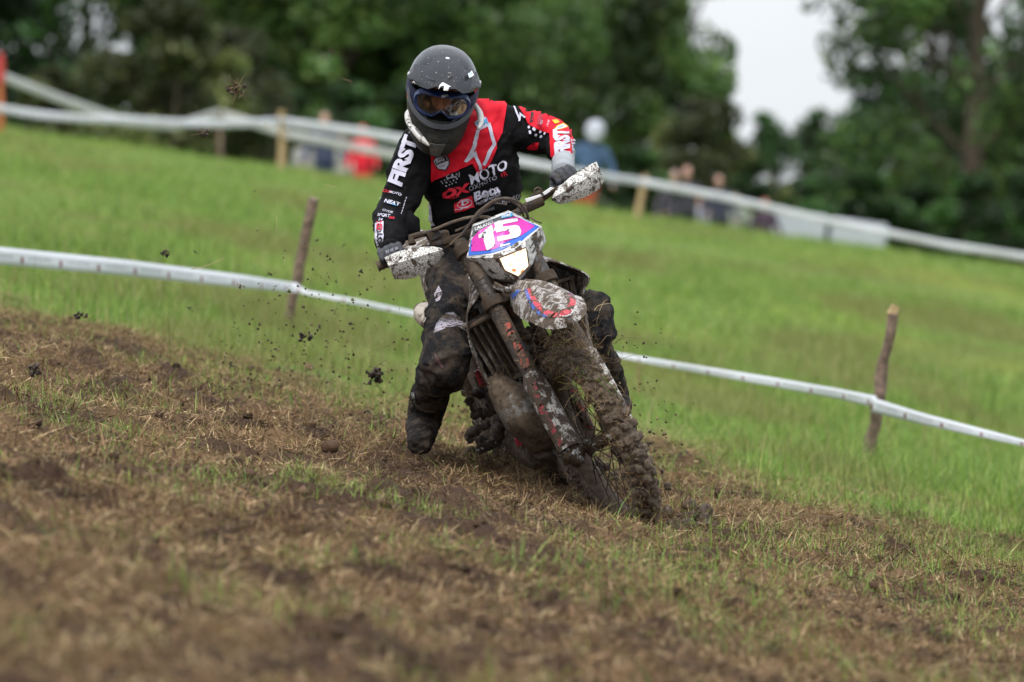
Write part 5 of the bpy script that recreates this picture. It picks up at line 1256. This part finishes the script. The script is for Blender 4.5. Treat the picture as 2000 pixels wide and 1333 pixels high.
for q in (-1, 1):
    mb = MB(); mb.ball(fc_(q * .033, .090, .004), (.013, .010, .009), 14, 10, M=HM3); addp('eye', mb.mesh(), mat('eye_white', (.5, .47, .45), .3))
    mb = MB(); mb.ball(fc_(q * .033, .0975, .002), (.006, .004, .006), 10, 8, M=HM3); addp('iris', mb.mesh(), mat('iris_dark', (.03, .02, .015), .2))
    mb = MB(); mb.tube([fc_(q * .018, .102, .022), fc_(q * .034, .104, .026), fc_(q * .052, .094, .020)], [.003, .004, .002], 6); addp('eyebrow', mb.mesh(), mat('brow', (.03, .02, .015), .8))
# --- neck brace
def pring(pts, r, m, name='neck_brace', flat=1.0, up=None):
    mb = MB(); c = cr([W(*p) for p in pts], 5); mb.tube(c, r if not isinstance(r, list) else list(np.interp(np.linspace(0, 1, len(c)), np.linspace(0, 1, len(r)), r)), 12, flat=flat); return addp(name, mb.mesh(), m)
nbz = pring([(806, 208, 20.26), (797, 225, 20.22), (800, 243, 20.18), (812, 258, 20.15), (824, 272, 20.12), (838, 285, 20.11)], [.008, .013, .010, .013, .012, .004], mBrace, up=None)
pring([(928, 205, 20.30), (937, 222, 20.26), (939, 240, 20.2), (934, 252, 20.16)], [.008, .012, .011, .005], mBrace)
rd(nbz, text2d('Rutbert', (809, 251), 6, 50, .85, .2, .015), sInk, .002, 0)
rd(nbz, poly2d([(798, 238), (806, 243), (803, 250), (796, 246)]), sInk, .002, 0)

# --- jersey
mb = MB()
sect(mb, [(922, 478, 20.52, .125, .115, -12), (924, 462, 20.51, .140, .125, -14), (929, 430, 20.48, .160, .128, -16), (930, 400, 20.46, .168, .128, -17), (925, 360, 20.44, .172, .130, -17), (915, 325, 20.42, .176, .130, -17), (905, 295, 20.40, .175, .120, -17), (900, 268, 20.38, .165, .11, -15), (895, 245, 20.37, .12, .10, -14), (890, 228, 20.34, .07, .07, -10)])
mb.ball(SH_R + Vector((.01, 0, -.015)), .082).ball(SH_L + Vector((0, 0, -.01)), .078)
mb.ball(W(945, 232, 20.39), (.10, .075, .065))
mb.capsule(SH_R, .080, SH_R.lerp(EL_R, .5), .078).capsule(SH_R.lerp(EL_R, .5), .078, EL_R, .066).capsule(EL_R, .066, WR_R.lerp(EL_R, .15), .046)
mb.ball(EL_R + Vector((.01, .02, .0)), (.062, .07, .075))
mb.capsule(SH_L, .076, SH_L.lerp(EL_L, .5), .072).capsule(SH_L.lerp(EL_L, .5), .072, EL_L, .058).capsule(EL_L, .058, EL_L.lerp(WR_L, .62), .046)
mb.capsule(SH_L + Vector((0, 0, -.02)), .07, W(1072, 275, 20.44), .055)
# loose fold hanging under each elbow
mb.ball(W(1066, 285, 20.44), (.045, .04, .03)).ball(W(795, 440, 20.26), (.05, .05, .05))
me = blobmesh(mb, .0075, 10, .5)
def folds(c):
    a = 1 - np.abs(fbm(c * np.array([9, 6, 13]), 3, 21, .5) * 2 - 1); b = 1 - np.abs(fbm((c @ np.array([[.8, .1, .6], [0, 1, 0], [-.6, 0, .8]])) * np.array([22, 10, 7]), 2, 40, .5) * 2 - 1)
    return (a ** 3 - .5) * .014 + (b ** 4 - .4) * .009
displace(me, folds); jersey = addp('jersey', me, mJer)
jRed = mat('jersey_red', (.62, .006, .022), .7, spec=.25, speck=.05, **cK); jWht = mat('jersey_white', (.56, .55, .66), .7, spec=.25, speck=.1, **cK); jGry = mat('jersey_grey', (.30, .30, .34), .75); jPk = mat('jersey_logo_red', (.60, .01, .03), .7); jBlk = mat('jersey_patch_black', (.012, .012, .014), .75); jCy = mat('jersey_blue', (.05, .30, .55), .7); jYl = mat('jersey_yellow', (.75, .45, .03), .7)
J = lambda pts, m, off=.001, cut=6: rd(jersey, poly2d(pts), m, off if off > .0035 else off * .8 + .0040, min(cut, 6) if cut else 0)
T = lambda s, org, size, ang, m, sx=1, shear=0, bold=0, off=.0034, space=1: rd(jersey, text2d(s, org, size, ang, sx, shear, bold, space), m, off * .8 + .0042, 5)
J([(842, 280), (841, 320), (840, 356), (870, 344), (898, 331), (923, 320), (928, 330), (930, 338), (935, 343), (941, 334), (955, 323), (963, 306), (970, 290), (969, 281), (974, 270), (980, 260), (986, 231), (990, 199), (975, 190), (950, 184), (920, 186), (880, 225), (850, 255)], jRed, .0040, 5)
for st in ([(909, 317.5), (925, 287), (934, 255), (954, 243)], [(952.5, 242), (964.5, 281), (944, 323)], [(910.5, 316), (927.5, 299), (939, 331)]): J(stroke2d(st, 6.6), jWht, .0018)
J([(925, 240), (946, 230), (950, 247), (934, 256)], jWht, .0022); T('FFM', (933, 251), 11, -24, jCy, .8, .1, .02)
# chest lettering
T('MOTO', (919, 361), 19, -23.5, jWht, .95, .22, .028)
T('OX', (866, 389), 15, -17, jPk, 1.55, .15, .06)
T('OXMOTO', (917, 373), 8.5, -23, jGry, 1.05, .1, -.004); T('FR', (978, 347), 8.5, -23, jPk, 1.0, .1, 0)
T('NINI', (882, 389), 4.5, -17, jPk, 1.2, .15, 0)
T('Beta', (927, 393), 17, -20.5, jWht, 1.18, .12, .030); T('motorcycles', (931, 400), 6.6, -23, jWht, 1.05, .15, .012)
J([(888, 396), (922, 381.5), (927, 404.5), (888.5, 414.5)], jPk, .0018); rd(jersey, ring2d((908, 397.5), 14.5, 8.5, 1.2, -18), jWht, .0068, 5)
T('D', (901, 402), 8.5, -20, jWht, 1.6, .2, .03); J(stroke2d([(890, 410), (912, 406), (922, 398)], 1.2), jWht, .003)
T('RK', (979, 399), 10, -20, jWht, .9, .2, .0); T('ROL', (1000, 392), 8, -24, jGry, .8, .2, 0); T('SUDARIK', (936, 417), 5, -17, jGry, 1.1, 0, 0)
T('CAN', (872, 351), 8.5, -14, jGry, 1.05, .2, .02)
for r_i, (n, x0, y0) in enumerate(((5, 863, 353.5), (5, 866, 358), (4, 871, 362.5))):
    for k in range(n): rd(jersey, disc2d((x0 + k * 6.6, y0 - k * 2.3), 1.35), jWht, .0058, 0)
# shield badge
J([(844, 313), (853, 303), (868, 297.5), (878, 308), (879, 322), (871, 334), (856, 331), (848, 322)], jBlk, .0018); J([(846, 314), (853, 305.5), (867, 300), (875.5, 309), (876.5, 321), (870, 331.5), (857, 329), (850, 321)], jWht, .0025)
J([(848, 315), (870, 304.5), (875, 309), (875.5, 313), (852, 322)], jBlk, .0032); T('TEAM', (852, 310.5), 3.6, -22, jBlk, .95, 0, .01); T('Beta', (852, 319), 6.2, -22, jWht, 1.15, .1, .02, .0042); T('TRIAL', (859, 328), 3.6, -20, jBlk, .9, 0, .01)
# sleeves
rd(jersey, text2d('FIRST', (783, 366), 25, -70.5, 1.20, .0, .05, .95), jWht, .0055, 5)
T('OX', (750, 375), 5.5, 14, jPk, 1.2, .1, .03); T('MOTO', (760, 378), 5.5, 16, jWht, 1.0, .2, .02); T('NEAT', (751, 397), 6.5, 16, jWht, 1.15, .2, .03); J(stroke2d([(756, 398), (772, 403)], 1.8), jCy, .0022)
T('OVER', (746, 415), 4.5, 16, jWht, 1.3, .2, 0); T('SPORT', (739, 424), 5.5, 10, jWht, .95, .1, .01); T('tvs', (760, 430), 5.5, 5, jPk, 1, .1, .03); T('74', (741, 433), 5, 5, jWht, 1, .2, .02)
for k in range(7): J(stroke2d([(793 - k * 1.6, 386 + k * 5.2), (792 - k * 1.6, 389.5 + k * 5.2)], 1.6), jWht, .0058, 0)
rd(jersey, disc2d((744, 387), 2.6), jWht, .0058, 0)
J([(735, 437), (750, 434), (749, 485), (741, 490), (734, 465)], jWht, .0018); T('OX', (748, 452), 9, -94, jPk, .9, 0, .05); T('MOTO', (748.5, 482), 8.5, -94, jBlk, .95, 0, .04)
J([(1011, 208), (1020, 205), (1026, 214), (1048, 216), (1070, 226), (1085, 226), (1094, 236), (1106, 246), (1120, 257), (1126, 295), (1126, 330), (1118, 326), (1112, 303), (1077, 307), (1074, 262), (1057, 256), (1032, 245), (1028, 238), (1023, 227)], jRed, .0040, 5)
J([(1028, 288), (1040, 280), (1052, 279), (1050, 292), (1034, 292)], jRed, .0040, 5)
for st in ([(1001, 203), (1007, 218), (1014, 236)], [(1013, 238), (1015, 224), (1024, 231)]): J(stroke2d(st, 3.2), jWht, .0022)
for x0, y0 in ((1032, 250), (1042.7, 253.5), (1053.3, 257.5), (1062.8, 261.4), (1034.4, 259), (1044.8, 263.2), (1055.3, 267)): rd(jersey, disc2d((x0, y0), 2.9), jWht, .0058, 0)
J([(1037, 218), (1042, 218), (1041, 239), (1034, 241)], jBlk, .0022); J([(1051, 224), (1059, 227), (1056, 247), (1048, 245)], mat('jersey_dkred', (.35, .01, .03), .7), .0022); T('GES', (1056, 245), 4, -80, jWht, .9, 0, .01); T('ROL', (1041, 238), 4, -82, jPk, .9, 0, .01); T('FX RP', (1070, 249), 3.6, -78, jWht, .9, 0, .01)
J([(1077, 237), (1087, 236), (1092, 241), (1083, 244)], jYl, .0022); J([(1082, 257), (1087, 247), (1100, 243), (1109, 249), (1104, 253), (1090, 257)], jYl, .0022); J([(1085, 256), (1089, 249), (1100, 245.5), (1106, 249.5), (1102, 252.5), (1091, 255.5)], jWht, .0028); T('YUASA', (1088, 254.5), 3.6, -14, jCy, .9, 0, .02, .0042)
rd(jersey, text2d('FIRST', (1110, 302), 24, -94, .60, .0, .06, .96), jWht, .0065, 5)
T('FIRST', (1124, 296), 8, -100, jWht, .9, 0, .03)
J([(840, 392), (844, 405), (847, 432), (851, 440), (843, 443), (836, 425)], jWht, .0018); J([(1018, 440), (1006, 452), (1008, 462), (1020, 452)], jWht, .0018)
T('BONAC', (799, 262), 4.5, 24, jGry, 1.0, 0, .0)
# grey undersleeve at the raised wrist and dark one at the other
mb = MB(); c = cr([W(1101, 296, 20.36), W(1100, 312, 20.27), W(1100, 328, 20.18), W(1101, 338, 20.13)], 6); mb.tube(c, [.040 + .0025 * math.sin(i * 1.7) for i in range(len(c))], 20); addp('undersleeve', mb.mesh(), mCuff)
mb = MB(); c = cr([W(758, 470, 20.12), W(759, 480, 20.06), W(764, 488, 20.0)], 5); mb.tube(c, [.036 + .002 * math.sin(i * 1.7) for i in range(len(c))], 18); addp('undersleeve', mb.mesh(), mJer)

# --- gloves: palm, four curled fingers and a thumb closed round the grip
def glove(ga, gb, wrist, back, inward, mid=.52, name='glove'):
    """ga, gb: ends of the grip (outer, inner) in world space; wrist point; back = direction from the grip to the knuckles"""
    ax = (gb - ga).normalized(); ctr = ga.lerp(gb, mid); up = back.normalized(); up = (up - ax * up.dot(ax)).normalized(); fw_ = up.cross(ax).normalized()
    if fw_.y > 0: fw_ = -fw_                     # towards the viewer = front of the bar
    mb = MB(); rg = .020
    # palm block behind / above the grip
    kn = []
    for k, t in enumerate((-.034, -.012, .010, .032)):
        kn.append(ctr + ax * t * (1 if inward > 0 else 1) + up * (.040 + .003 * (k in (1, 2))) + fw_ * .008)
    base = ctr + up * .030 - fw_ * .030
    for k in range(4): mb.capsule(wrist.lerp(base, .45), .026, kn[k], .0145)
    mb.capsule(wrist, .030, base, .030); mb.ball(ctr + up * .024 - fw_ * .016, .028)
    ln = (.92, 1.05, 1.0, .88)
    fb = MB()
    for k in range(4):
        p0 = kn[k]; s = ln[k]; e = ax * ((k - 1.5) * .001)
        p1 = p0 + (fw_ * .024 - up * .010) * s + e; p2 = p1 + (fw_ * .004 - up * .026) * s + e; p3 = p2 + (-fw_ * .018 - up * .012) * s + e
        for a, b, ra, rb in ((p0, p1, .0120, .0112), (p1, p2, .0112, .0102), (p2, p3, .0102, .0088)): mb.capsule(a, ra, b, rb, 12)
        mb.ball(p0 + up * .003, .0135)
    sgn = 1
    t0 = wrist.lerp(base, .7) + ax * .024 * inward; t1 = ctr + ax * .052 * inward - fw_ * .010 + up * .004; t2 = ctr + ax * .050 * inward + fw_ * .012 - up * .016; t3 = ctr + ax * .036 * inward + fw_ * .024 - up * .020
    mb.capsule(t0, .018, t1, .0140).capsule(t1, .0138, t2, .0118).capsule(t2, .0115, t3, .0095)
    me = blobmesh(mb, .0032, 3, .5); displace(me, lambda c: (fbm(c * 60, 3, 8) - .5) * .004); return addp(name, me, mGlove)
gw = [[MBK @ p for p in g_] for g_ in (grL, grR)]
gR_ = glove(gw[0][0], gw[0][1], W(764, 484, 20.07), Vector((-.02, .35, 1)), 1)
gL_ = glove(gw[1][0], gw[1][1], W(1100, 336, 20.16), Vector((-.15, .35, 1)), 1, .78)
for k in range(3): rd(gR_, poly2d([(753 + k * 9, 490 - k * 3), (759 + k * 9, 487.5 - k * 3), (760 + k * 9, 493 - k * 3), (754 + k * 9, 495.5 - k * 3)]), mat('glove_pad', (.16, .17, .19), .7), .001, 0)

# --- pants
mb = MB()
sect(mb, [(918, 470, 20.52, .125, .115, -10), (915, 490, 20.54, .140, .13, -8), (915, 520, 20.56, .150, .14, -4)])
mb.ball(W(935, 520, 20.6), (.17, .15, .10)).capsule(HIP_R, .098, KN_R.lerp(HIP_R, .45), .086).capsule(KN_R.lerp(HIP_R, .45), .084, KN_R, .086)
mb.ball(KN_R + Vector((.002, -.02, -.02)), (.094, .075, .11)).ball(W(860, 735, 20.12), (.086, .075, .08)).capsule(KN_R, .086, W(846, 765, 20.28), .066)
mb.capsule(HIP_L, .10, KN_L.lerp(HIP_L, .4), .098).capsule(KN_L.lerp(HIP_L, .4), .096, KN_L, .082).ball(KN_L + Vector((.012, -.02, .015)), (.084, .08, .12)).capsule(KN_L, .078, W(1172, 705, 20.42), .058)
me = blobmesh(mb, .008, 8, .5)
displace(me, lambda c: (np.clip(1 - np.abs(fbm(c * np.array([10, 6, 18]), 3, 61) * 2 - 1), 0, 1) ** 4 - .4) * .016 + (fbm(c * 30, 3, 5) - .5) * .005)
pants = addp('pants', me, mPant)
for pts in ([(922, 548), (932, 545), (938, 556), (934, 575), (924, 592), (919, 575)], [(846, 652), (852, 634), (868, 612), (884, 610), (900, 622), (915, 640), (913, 650), (893, 637), (874, 640), (862, 645)], [(857, 558), (865, 574), (858, 588), (851, 590), (848, 575)], [(1062, 470), (1070, 474), (1088, 492), (1083, 492), (1068, 483)]): rd(pants, poly2d(pts), mPantL, .0012)
rd(pants, poly2d([(848, 689), (853, 695), (867, 718), (864, 722), (852, 706)]), mat('knee_print', (.16, .06, .08), .8, mud=.5, mudscale=20), .0012)
# straps of the knee cuffs
def band(c, ax, r, h, m, name, tilt=0):
    mb = MB(); c = Vector(c); ax = Vector(ax).normalized(); mb.tube([c - ax * h, c - ax * h * .8, c + ax * h * .8, c + ax * h], [r * .96, r, r, r * .96], 26); return addp(name, mb.mesh(), m)
# --- boots
def boot(knee, ank, toe, rk, ra, name='boot', hw=1.0):
    mb = MB(); mb.capsule(knee, rk, knee.lerp(ank, .55), rk * .93).capsule(knee.lerp(ank, .55), rk * .93, ank, ra)
    d = (toe - ank); mb.capsule(ank, ra, ank + d * .45, ra * .94).capsule(ank + d * .45, ra * .94, toe, ra * .72); mb.ball(ank + Vector((0, .035, -.01)), ra * 1.02)
    me = blobmesh(mb, .006, 6); displace(me, lambda c: (np.clip(1 - np.abs(fbm(c * np.array([8, 8, 26]), 3, 91) * 2 - 1), 0, 1) ** 3 - .4) * .010 + (fbm(c * 34, 4, 15, .6) - .5) * .009)
    b = addp(name, me, mBoot)
    shin = (ank - knee)
    for t in (.35, .62, .88):
        c = knee + shin * t; mb = MB(); ax = shin.normalized(); rr_ = (rk * (.985 if t < .6 else .96)) if t < .7 else ra * 1.04; mb.tube([c - ax * .013, c - ax * .010, c + ax * .010, c + ax * .013], [rr_ * .97, rr_ + .004, rr_ + .004, rr_ * .97], 24); o = addp('strap', mb.mesh(), mBoot, b)
        mb = MB(); mb.box(c + Vector((-rr_ * .75, -rr_ * .75, 0)), (.028, .014, .024), Matrix.Rotation(R(40), 3, 'Z')); addp('buckle', mb.mesh(), mAl, b)
    # sole and ball-shaped toe cap
    s = MB(); dn = (toe - ank).normalized(); side = Vector((1, 0, 0)); nrm = dn.cross(side).normalized(); nrm = nrm if nrm.y > 0 else -nrm
    s.tube([ank + nrm * .045, ank.lerp(toe, .5) + nrm * .040, toe + nrm * .022 + dn * .02], [.036 * hw, .044 * hw, .030 * hw], 14, flat=.35, up=nrm); addp('sole', s.mesh(), mMudD, b)
    return b
boot(W(845, 752, 20.22), W(830, 812, 20.42), W(819, 866, 20.18), .068, .060)
boot(W(1178, 705, 20.46), W(1200, 778, 20.66), W(1212, 800, 20.50), .058, .052)
mb = MB(); c = [W(815 + 2, 768, 20.23), W(828, 782, 20.21), W(848, 788, 20.21)]; mb.tube(cr(c, 4), .005, 8, flat=.5); addp('boot_edging', mb.mesh(), mat('boot_edge', (.35, .25, .17), .6, mud=.5, mudscale=20))
# ------------------------------------------------------------------ soil and turf flying from the rear wheel
def clod(u, v, d, size, seed, label, stalks=2, group=None, light=False, name='dirt_clod'):
    c = W(u, v, d); r = size / 555 / 2 * 1.0; rs = random.Random(seed); mb = MB()
    for k in range(9):
        q = r * rs.uniform(.16, .5); mb.ball([rs.gauss(0, .5) * r * (1.5 if i == 0 else 1) for i in range(3)], (q, q * .7, q * .8), 8, 6, M=Euler((rs.uniform(0, 3), rs.uniform(0, 3), 0)).to_matrix())
    me = blobmesh(mb, max(.0022, r * .14), 1, .4); displace(me, lambda p: (fbm(p * (2.4 / max(r, .004)), 4, seed, .8) - .5) * r * 2.4)
    o = link(name, me, mMud if light else mMudD); o.location = c; tag(o, label, 'dirt clod', group)
    if stalks: wisps('straw', [(0, 0, 0)], stalks, max(.018, r * 2.0), .0009, seed, r * .6, parent=o, droop=0, straight=.4)
    return o
GC = 'dirt clods flying off the rear wheel'; small = 'tiny crumb of dark soil in mid air left of the rider'; smallr = 'tiny crumb of dark soil in mid air right of the front wheel'
big_ = [(462, 172, 21.0, 26, 60, 'straw coloured turf clump flying highest, above the far tape', True), (401, 260, 21.2, 17, 12, 'brown clod with a green shoot flying just over the hill crest', True), (733, 731, 20.9, 34, 26, 'largest dark turf clod, flying left of the bent knee of the rider', False),
        (158, 617, 20.4, 17, 5, 'dark clod flying farthest left, below the wide tape', False), (597, 661, 21.3, 22, 6, 'long dark clod flying low in front of the grey stake', False), (325, 494, 21.2, 15, 6, 'brown clod flying above the wide near tape', False),
        (649, 100, 21.4, 8, 8, 'little straw tuft high up left of the helmet', True), (684, 161, 21.4, 8, 7, 'little straw tuft beside the helmet, at visor height', True), (467, 560, 21.1, 10, 7, 'ragged crumb crossing the near tape left of the grey stake', False),
        (68, 722, 19.0, 22, 4, 'dark clod dropping onto the track at the far left', False), (897, 752, 20.7, 20, 3, 'dark clod hanging below the rider between knee and engine', False), (828, 592, 21.3, 12, 1, 'brown crumb beside the silencer', True)]
for i, (u, v, d, s, st, lb, li) in enumerate(big_): clod(u, v, d, s, 100 + i, lb, st, GC, li)
def where(u, v):
    lv = next(n for lim, n in ((300, 'at helmet height'), (420, 'at jersey height'), (510, 'at handlebar height'), (600, 'at fender height'), (690, 'at knee height'), (780, 'at exhaust height'), (9999, 'at hub height')) if v < lim)
    hz = next(n for lim, n in ((330, 'far left over the grass'), (480, 'well left of the grey stake'), (575, 'just left of the grey stake'), (660, 'just right of the grey stake'), (730, 'midway between stake and rider'), (1000, 'close to the rider'), (1255, 'beside the front tyre'), (9999, 'over the grass right of the tyre')) if u < lim)
    return lv + ', ' + hz
def unique(items, head, tail_=('', '')):
    """a label for every (u, v, ...) item; items in the same place are told apart from top to bottom"""
    keys = {}; out = [None] * len(items)
    for i, it in enumerate(items): keys.setdefault(where(it[0], it[1]), []).append(i)
    order = ['highest', 'second down', 'third down', 'fourth down', 'fifth down', 'sixth down', 'seventh down', 'eighth down']
    for k, ii in keys.items():
        ii.sort(key=lambda i: items[i][1])
        for n_, i in enumerate(ii): out[i] = head + ' ' + k + ('' if len(ii) == 1 else ', ' + order[n_])
    return out
rs = random.Random(77)
LS = [(385, 495, 7), (496, 373, 5), (253, 652, 7), (370, 603, 8), (501, 452, 5), (670, 479, 6), (621, 470, 8), (704, 531, 9), (656, 608, 7), (683, 633, 8), (623, 643, 8), (753, 677, 6), (508, 771, 7), (450, 712, 10), (463, 725, 7), (440, 703, 6), (613, 488, 5), (469, 268, 3), (640, 540, 4), (560, 700, 5), (676, 700, 6), (712, 655, 5), (735, 640, 4), (830, 685, 9), (668, 660, 5), (545, 790, 5), (640, 770, 6), (715, 805, 8), (690, 590, 5), (725, 560, 4)]
for i, ((u, v, s), lb) in enumerate(zip(LS, unique(LS, 'dark crumb'))): clod(u, v, rs.uniform(20.6, 21.6), s * 1.15, 200 + i, lb, rs.choice((0, 0, 1, 2)), 'small crumbs in the air on the left')
RS = [(1241, 759, 6), (1217, 681, 5), (1303, 802, 6), (1312, 790, 4), (1265, 712, 3), (1248, 808, 4), (1272, 845, 9), (1262, 868, 10), (1280, 880, 7), (1289, 620, 3)]
for i, ((u, v, s), lb) in enumerate(zip(RS, unique(RS, 'dark crumb'))): clod(u, v, rs.uniform(19.6, 20.2), s * 1.15, 300 + i, lb, rs.choice((1, 2, 2)), 'small crumbs in the air on the right')
# loose stalks of straw in the air
def stalk(pts, r, col, label, group):
    mb = MB(); P_ = [W(*p) for p in pts]; o = P_[0].copy(); c = cr([p - o for p in P_], 5); mb.tube(c, [r * (1 - .5 * k / len(c)) for k in range(len(c))], 5); ob = mb.build('straw_stalk', mat('stalk_%.2f' % col[0], col, .8)); ob.location = o; return tag(ob, label, 'straw', group)
TAN = (.42, .33, .17); GRN = (.20, .30, .06); DKB = (.10, .07, .04)
stalk([(374, 527, 20.8), (405, 519, 20.8), (437, 504, 20.8)], .0016, TAN, 'long straw stalk in front of the wide near tape', 'flying straws')
stalk([(540, 424, 21), (541, 440, 21), (540, 453, 21)], .0012, TAN, 'upright straw stalk in the air left of the grey stake top', 'flying straws')
stalk([(517, 238, 21), (520, 246, 21), (522, 252, 21)], .0009, TAN, 'small bent straw in front of the far tape by the pale stake', 'flying straws')
stalk([(553, 498, 21), (555, 510, 21), (556, 520, 21)], .0010, TAN, 'short straw stalk just above the near tape left of the grey stake', 'flying straws')
stalk([(635, 361, 21), (646, 364, 21), (657, 366, 21)], .0012, TAN, 'pale straw level with the top of the grey stake', 'flying straws')
SI = []
for i in range(26):
    u, v = (rs.uniform(440, 780), rs.uniform(430, 800)) if i % 2 else (rs.uniform(1190, 1330), rs.uniform(590, 880)); SI.append((u, v, rs.uniform(0, 6.28), rs.uniform(5, 16)))
for (u, v, a, L_), lb in zip(SI, unique(SI, 'bit of grass')):
    stalk([(u, v, 20.6), (u + L_ * math.cos(a) * .5, v + L_ * math.sin(a) * .5 + 1, 20.6), (u + L_ * math.cos(a), v + L_ * math.sin(a), 20.62)], rs.uniform(.0006, .0011), rs.choice((TAN, GRN, DKB)), lb, 'tiny flying straws on the ' + ('left' if u < 900 else 'right'))
# turf torn up where the tyres cut in
def turf(name, c, n, spread, seed, label, cat='turf'):
    r = np.random.default_rng(seed); mb = MB(); c = Vector(c); g0 = Vector((c.x, c.y, float(GH(c.x, c.y))))
    for k in range(n):
        x, y = c.x + r.normal(0, spread[0]), c.y + r.normal(0, spread[1]); q = r.uniform(.010, .030); mb.ball(Vector((x, y, float(GH(x, y)) + q * .3 + abs(r.normal(0, spread[2])))) - g0, (q * 1.2, q, q * .7), 9, 6, M=Euler(r.uniform(0, 3, 3)).to_matrix())
    me = blobmesh(mb, .006, 1, .5); displace(me, lambda p: (fbm(p * 35, 4, seed, .65) - .48) * .03); o = link(name, me, mMud); o.location = g0; tag(o, label, cat, None, 'stuff')
    cs = [Vector((r.normal(0, spread[0]), r.normal(0, spread[1]), 0)) for _ in range(40)]; cs = [Vector((p.x, p.y, float(GH(c.x + p.x, c.y + p.y)) - g0.z + .02)) for p in cs]
    wisps('torn_grass', cs, n * 9, .045, .0009, seed, .02, parent=o, droop=0, pal=STRAW + [(.16, .26, .04)]); return o
a = BP(0, 0, 0); turf('torn_turf', a + Vector((.17, .02, 0)), 34, (.05, .12, .010), 401, 'heap of soil and torn grass pushed up round the front tyre')
a = BP(-1.47, 0, 0); turf('torn_turf', a + Vector((.02, -.15, 0)), 110, (.20, .22, .05), 402, 'long heap of soil and torn grass thrown up at the rear tyre')

# fine spray of grains fanning out behind the rear wheel and off the front tyre: nobody could count it
ph_ = np.array([(0, 0, 1), (.94, 0, -.33), (-.47, .82, -.33), (-.47, -.82, -.33)]); tf = np.array([(0, 1, 2), (0, 2, 3), (0, 3, 1), (1, 3, 2)])
n = 1300; t = rng.random(n) ** .6; ang = R(150) + rng.normal(0, .42, n) ; u0 = np.where(rng.random(n) < .78, 1010, 1230); lft = u0 < 1100
uu = np.where(lft, 930 + t * 560 * np.cos(ang), 1225 + rng.normal(15, 45, n)); vv = np.where(lft, 860 - t * 430 * np.abs(np.sin(ang)) - rng.random(n) * 60, 900 + rng.normal(-60, 110, n)); dd = np.where(lft, rng.uniform(20.6, 21.6, n), rng.uniform(19.4, 20.1, n))
ce = np.column_stack([(uu - 1000) / FPX * dd, dd, CAMZ - (vv - 666.5) / FPX * dd]); ok = ce[:, 2] > H(ce[:, 0], ce[:, 1]) + .02; ce = ce[ok]; n = len(ce)
r0 = .0014 + .0062 * rng.random(n) ** 3.4; k = (ph_[None] * rng.uniform(.6, 1.5, (n, 4, 1)) * r0[:, None, None]) @ np.array([[1, .3, 0], [-.2, 1, .4], [.1, -.3, 1]]) + ce[:, None]
cc_ = np.repeat(colours(n, [(.06, .04, .027), (.10, .07, .045), (.25, .19, .10), (.16, .2, .05)], [4, 3, 1.5, .6], .2), 4, 0)
tag(big('dirt_spray', k.reshape(-1, 3), (tf[None] + np.arange(n)[:, None, None] * 4).reshape(-1, 3), vcol('spray_soil', .95, 0, 0, spec=.15), col=np.clip(cc_, .004, 1)), 'fine spray of soil grains thrown up by the wheels', 'dirt', None, 'stuff')
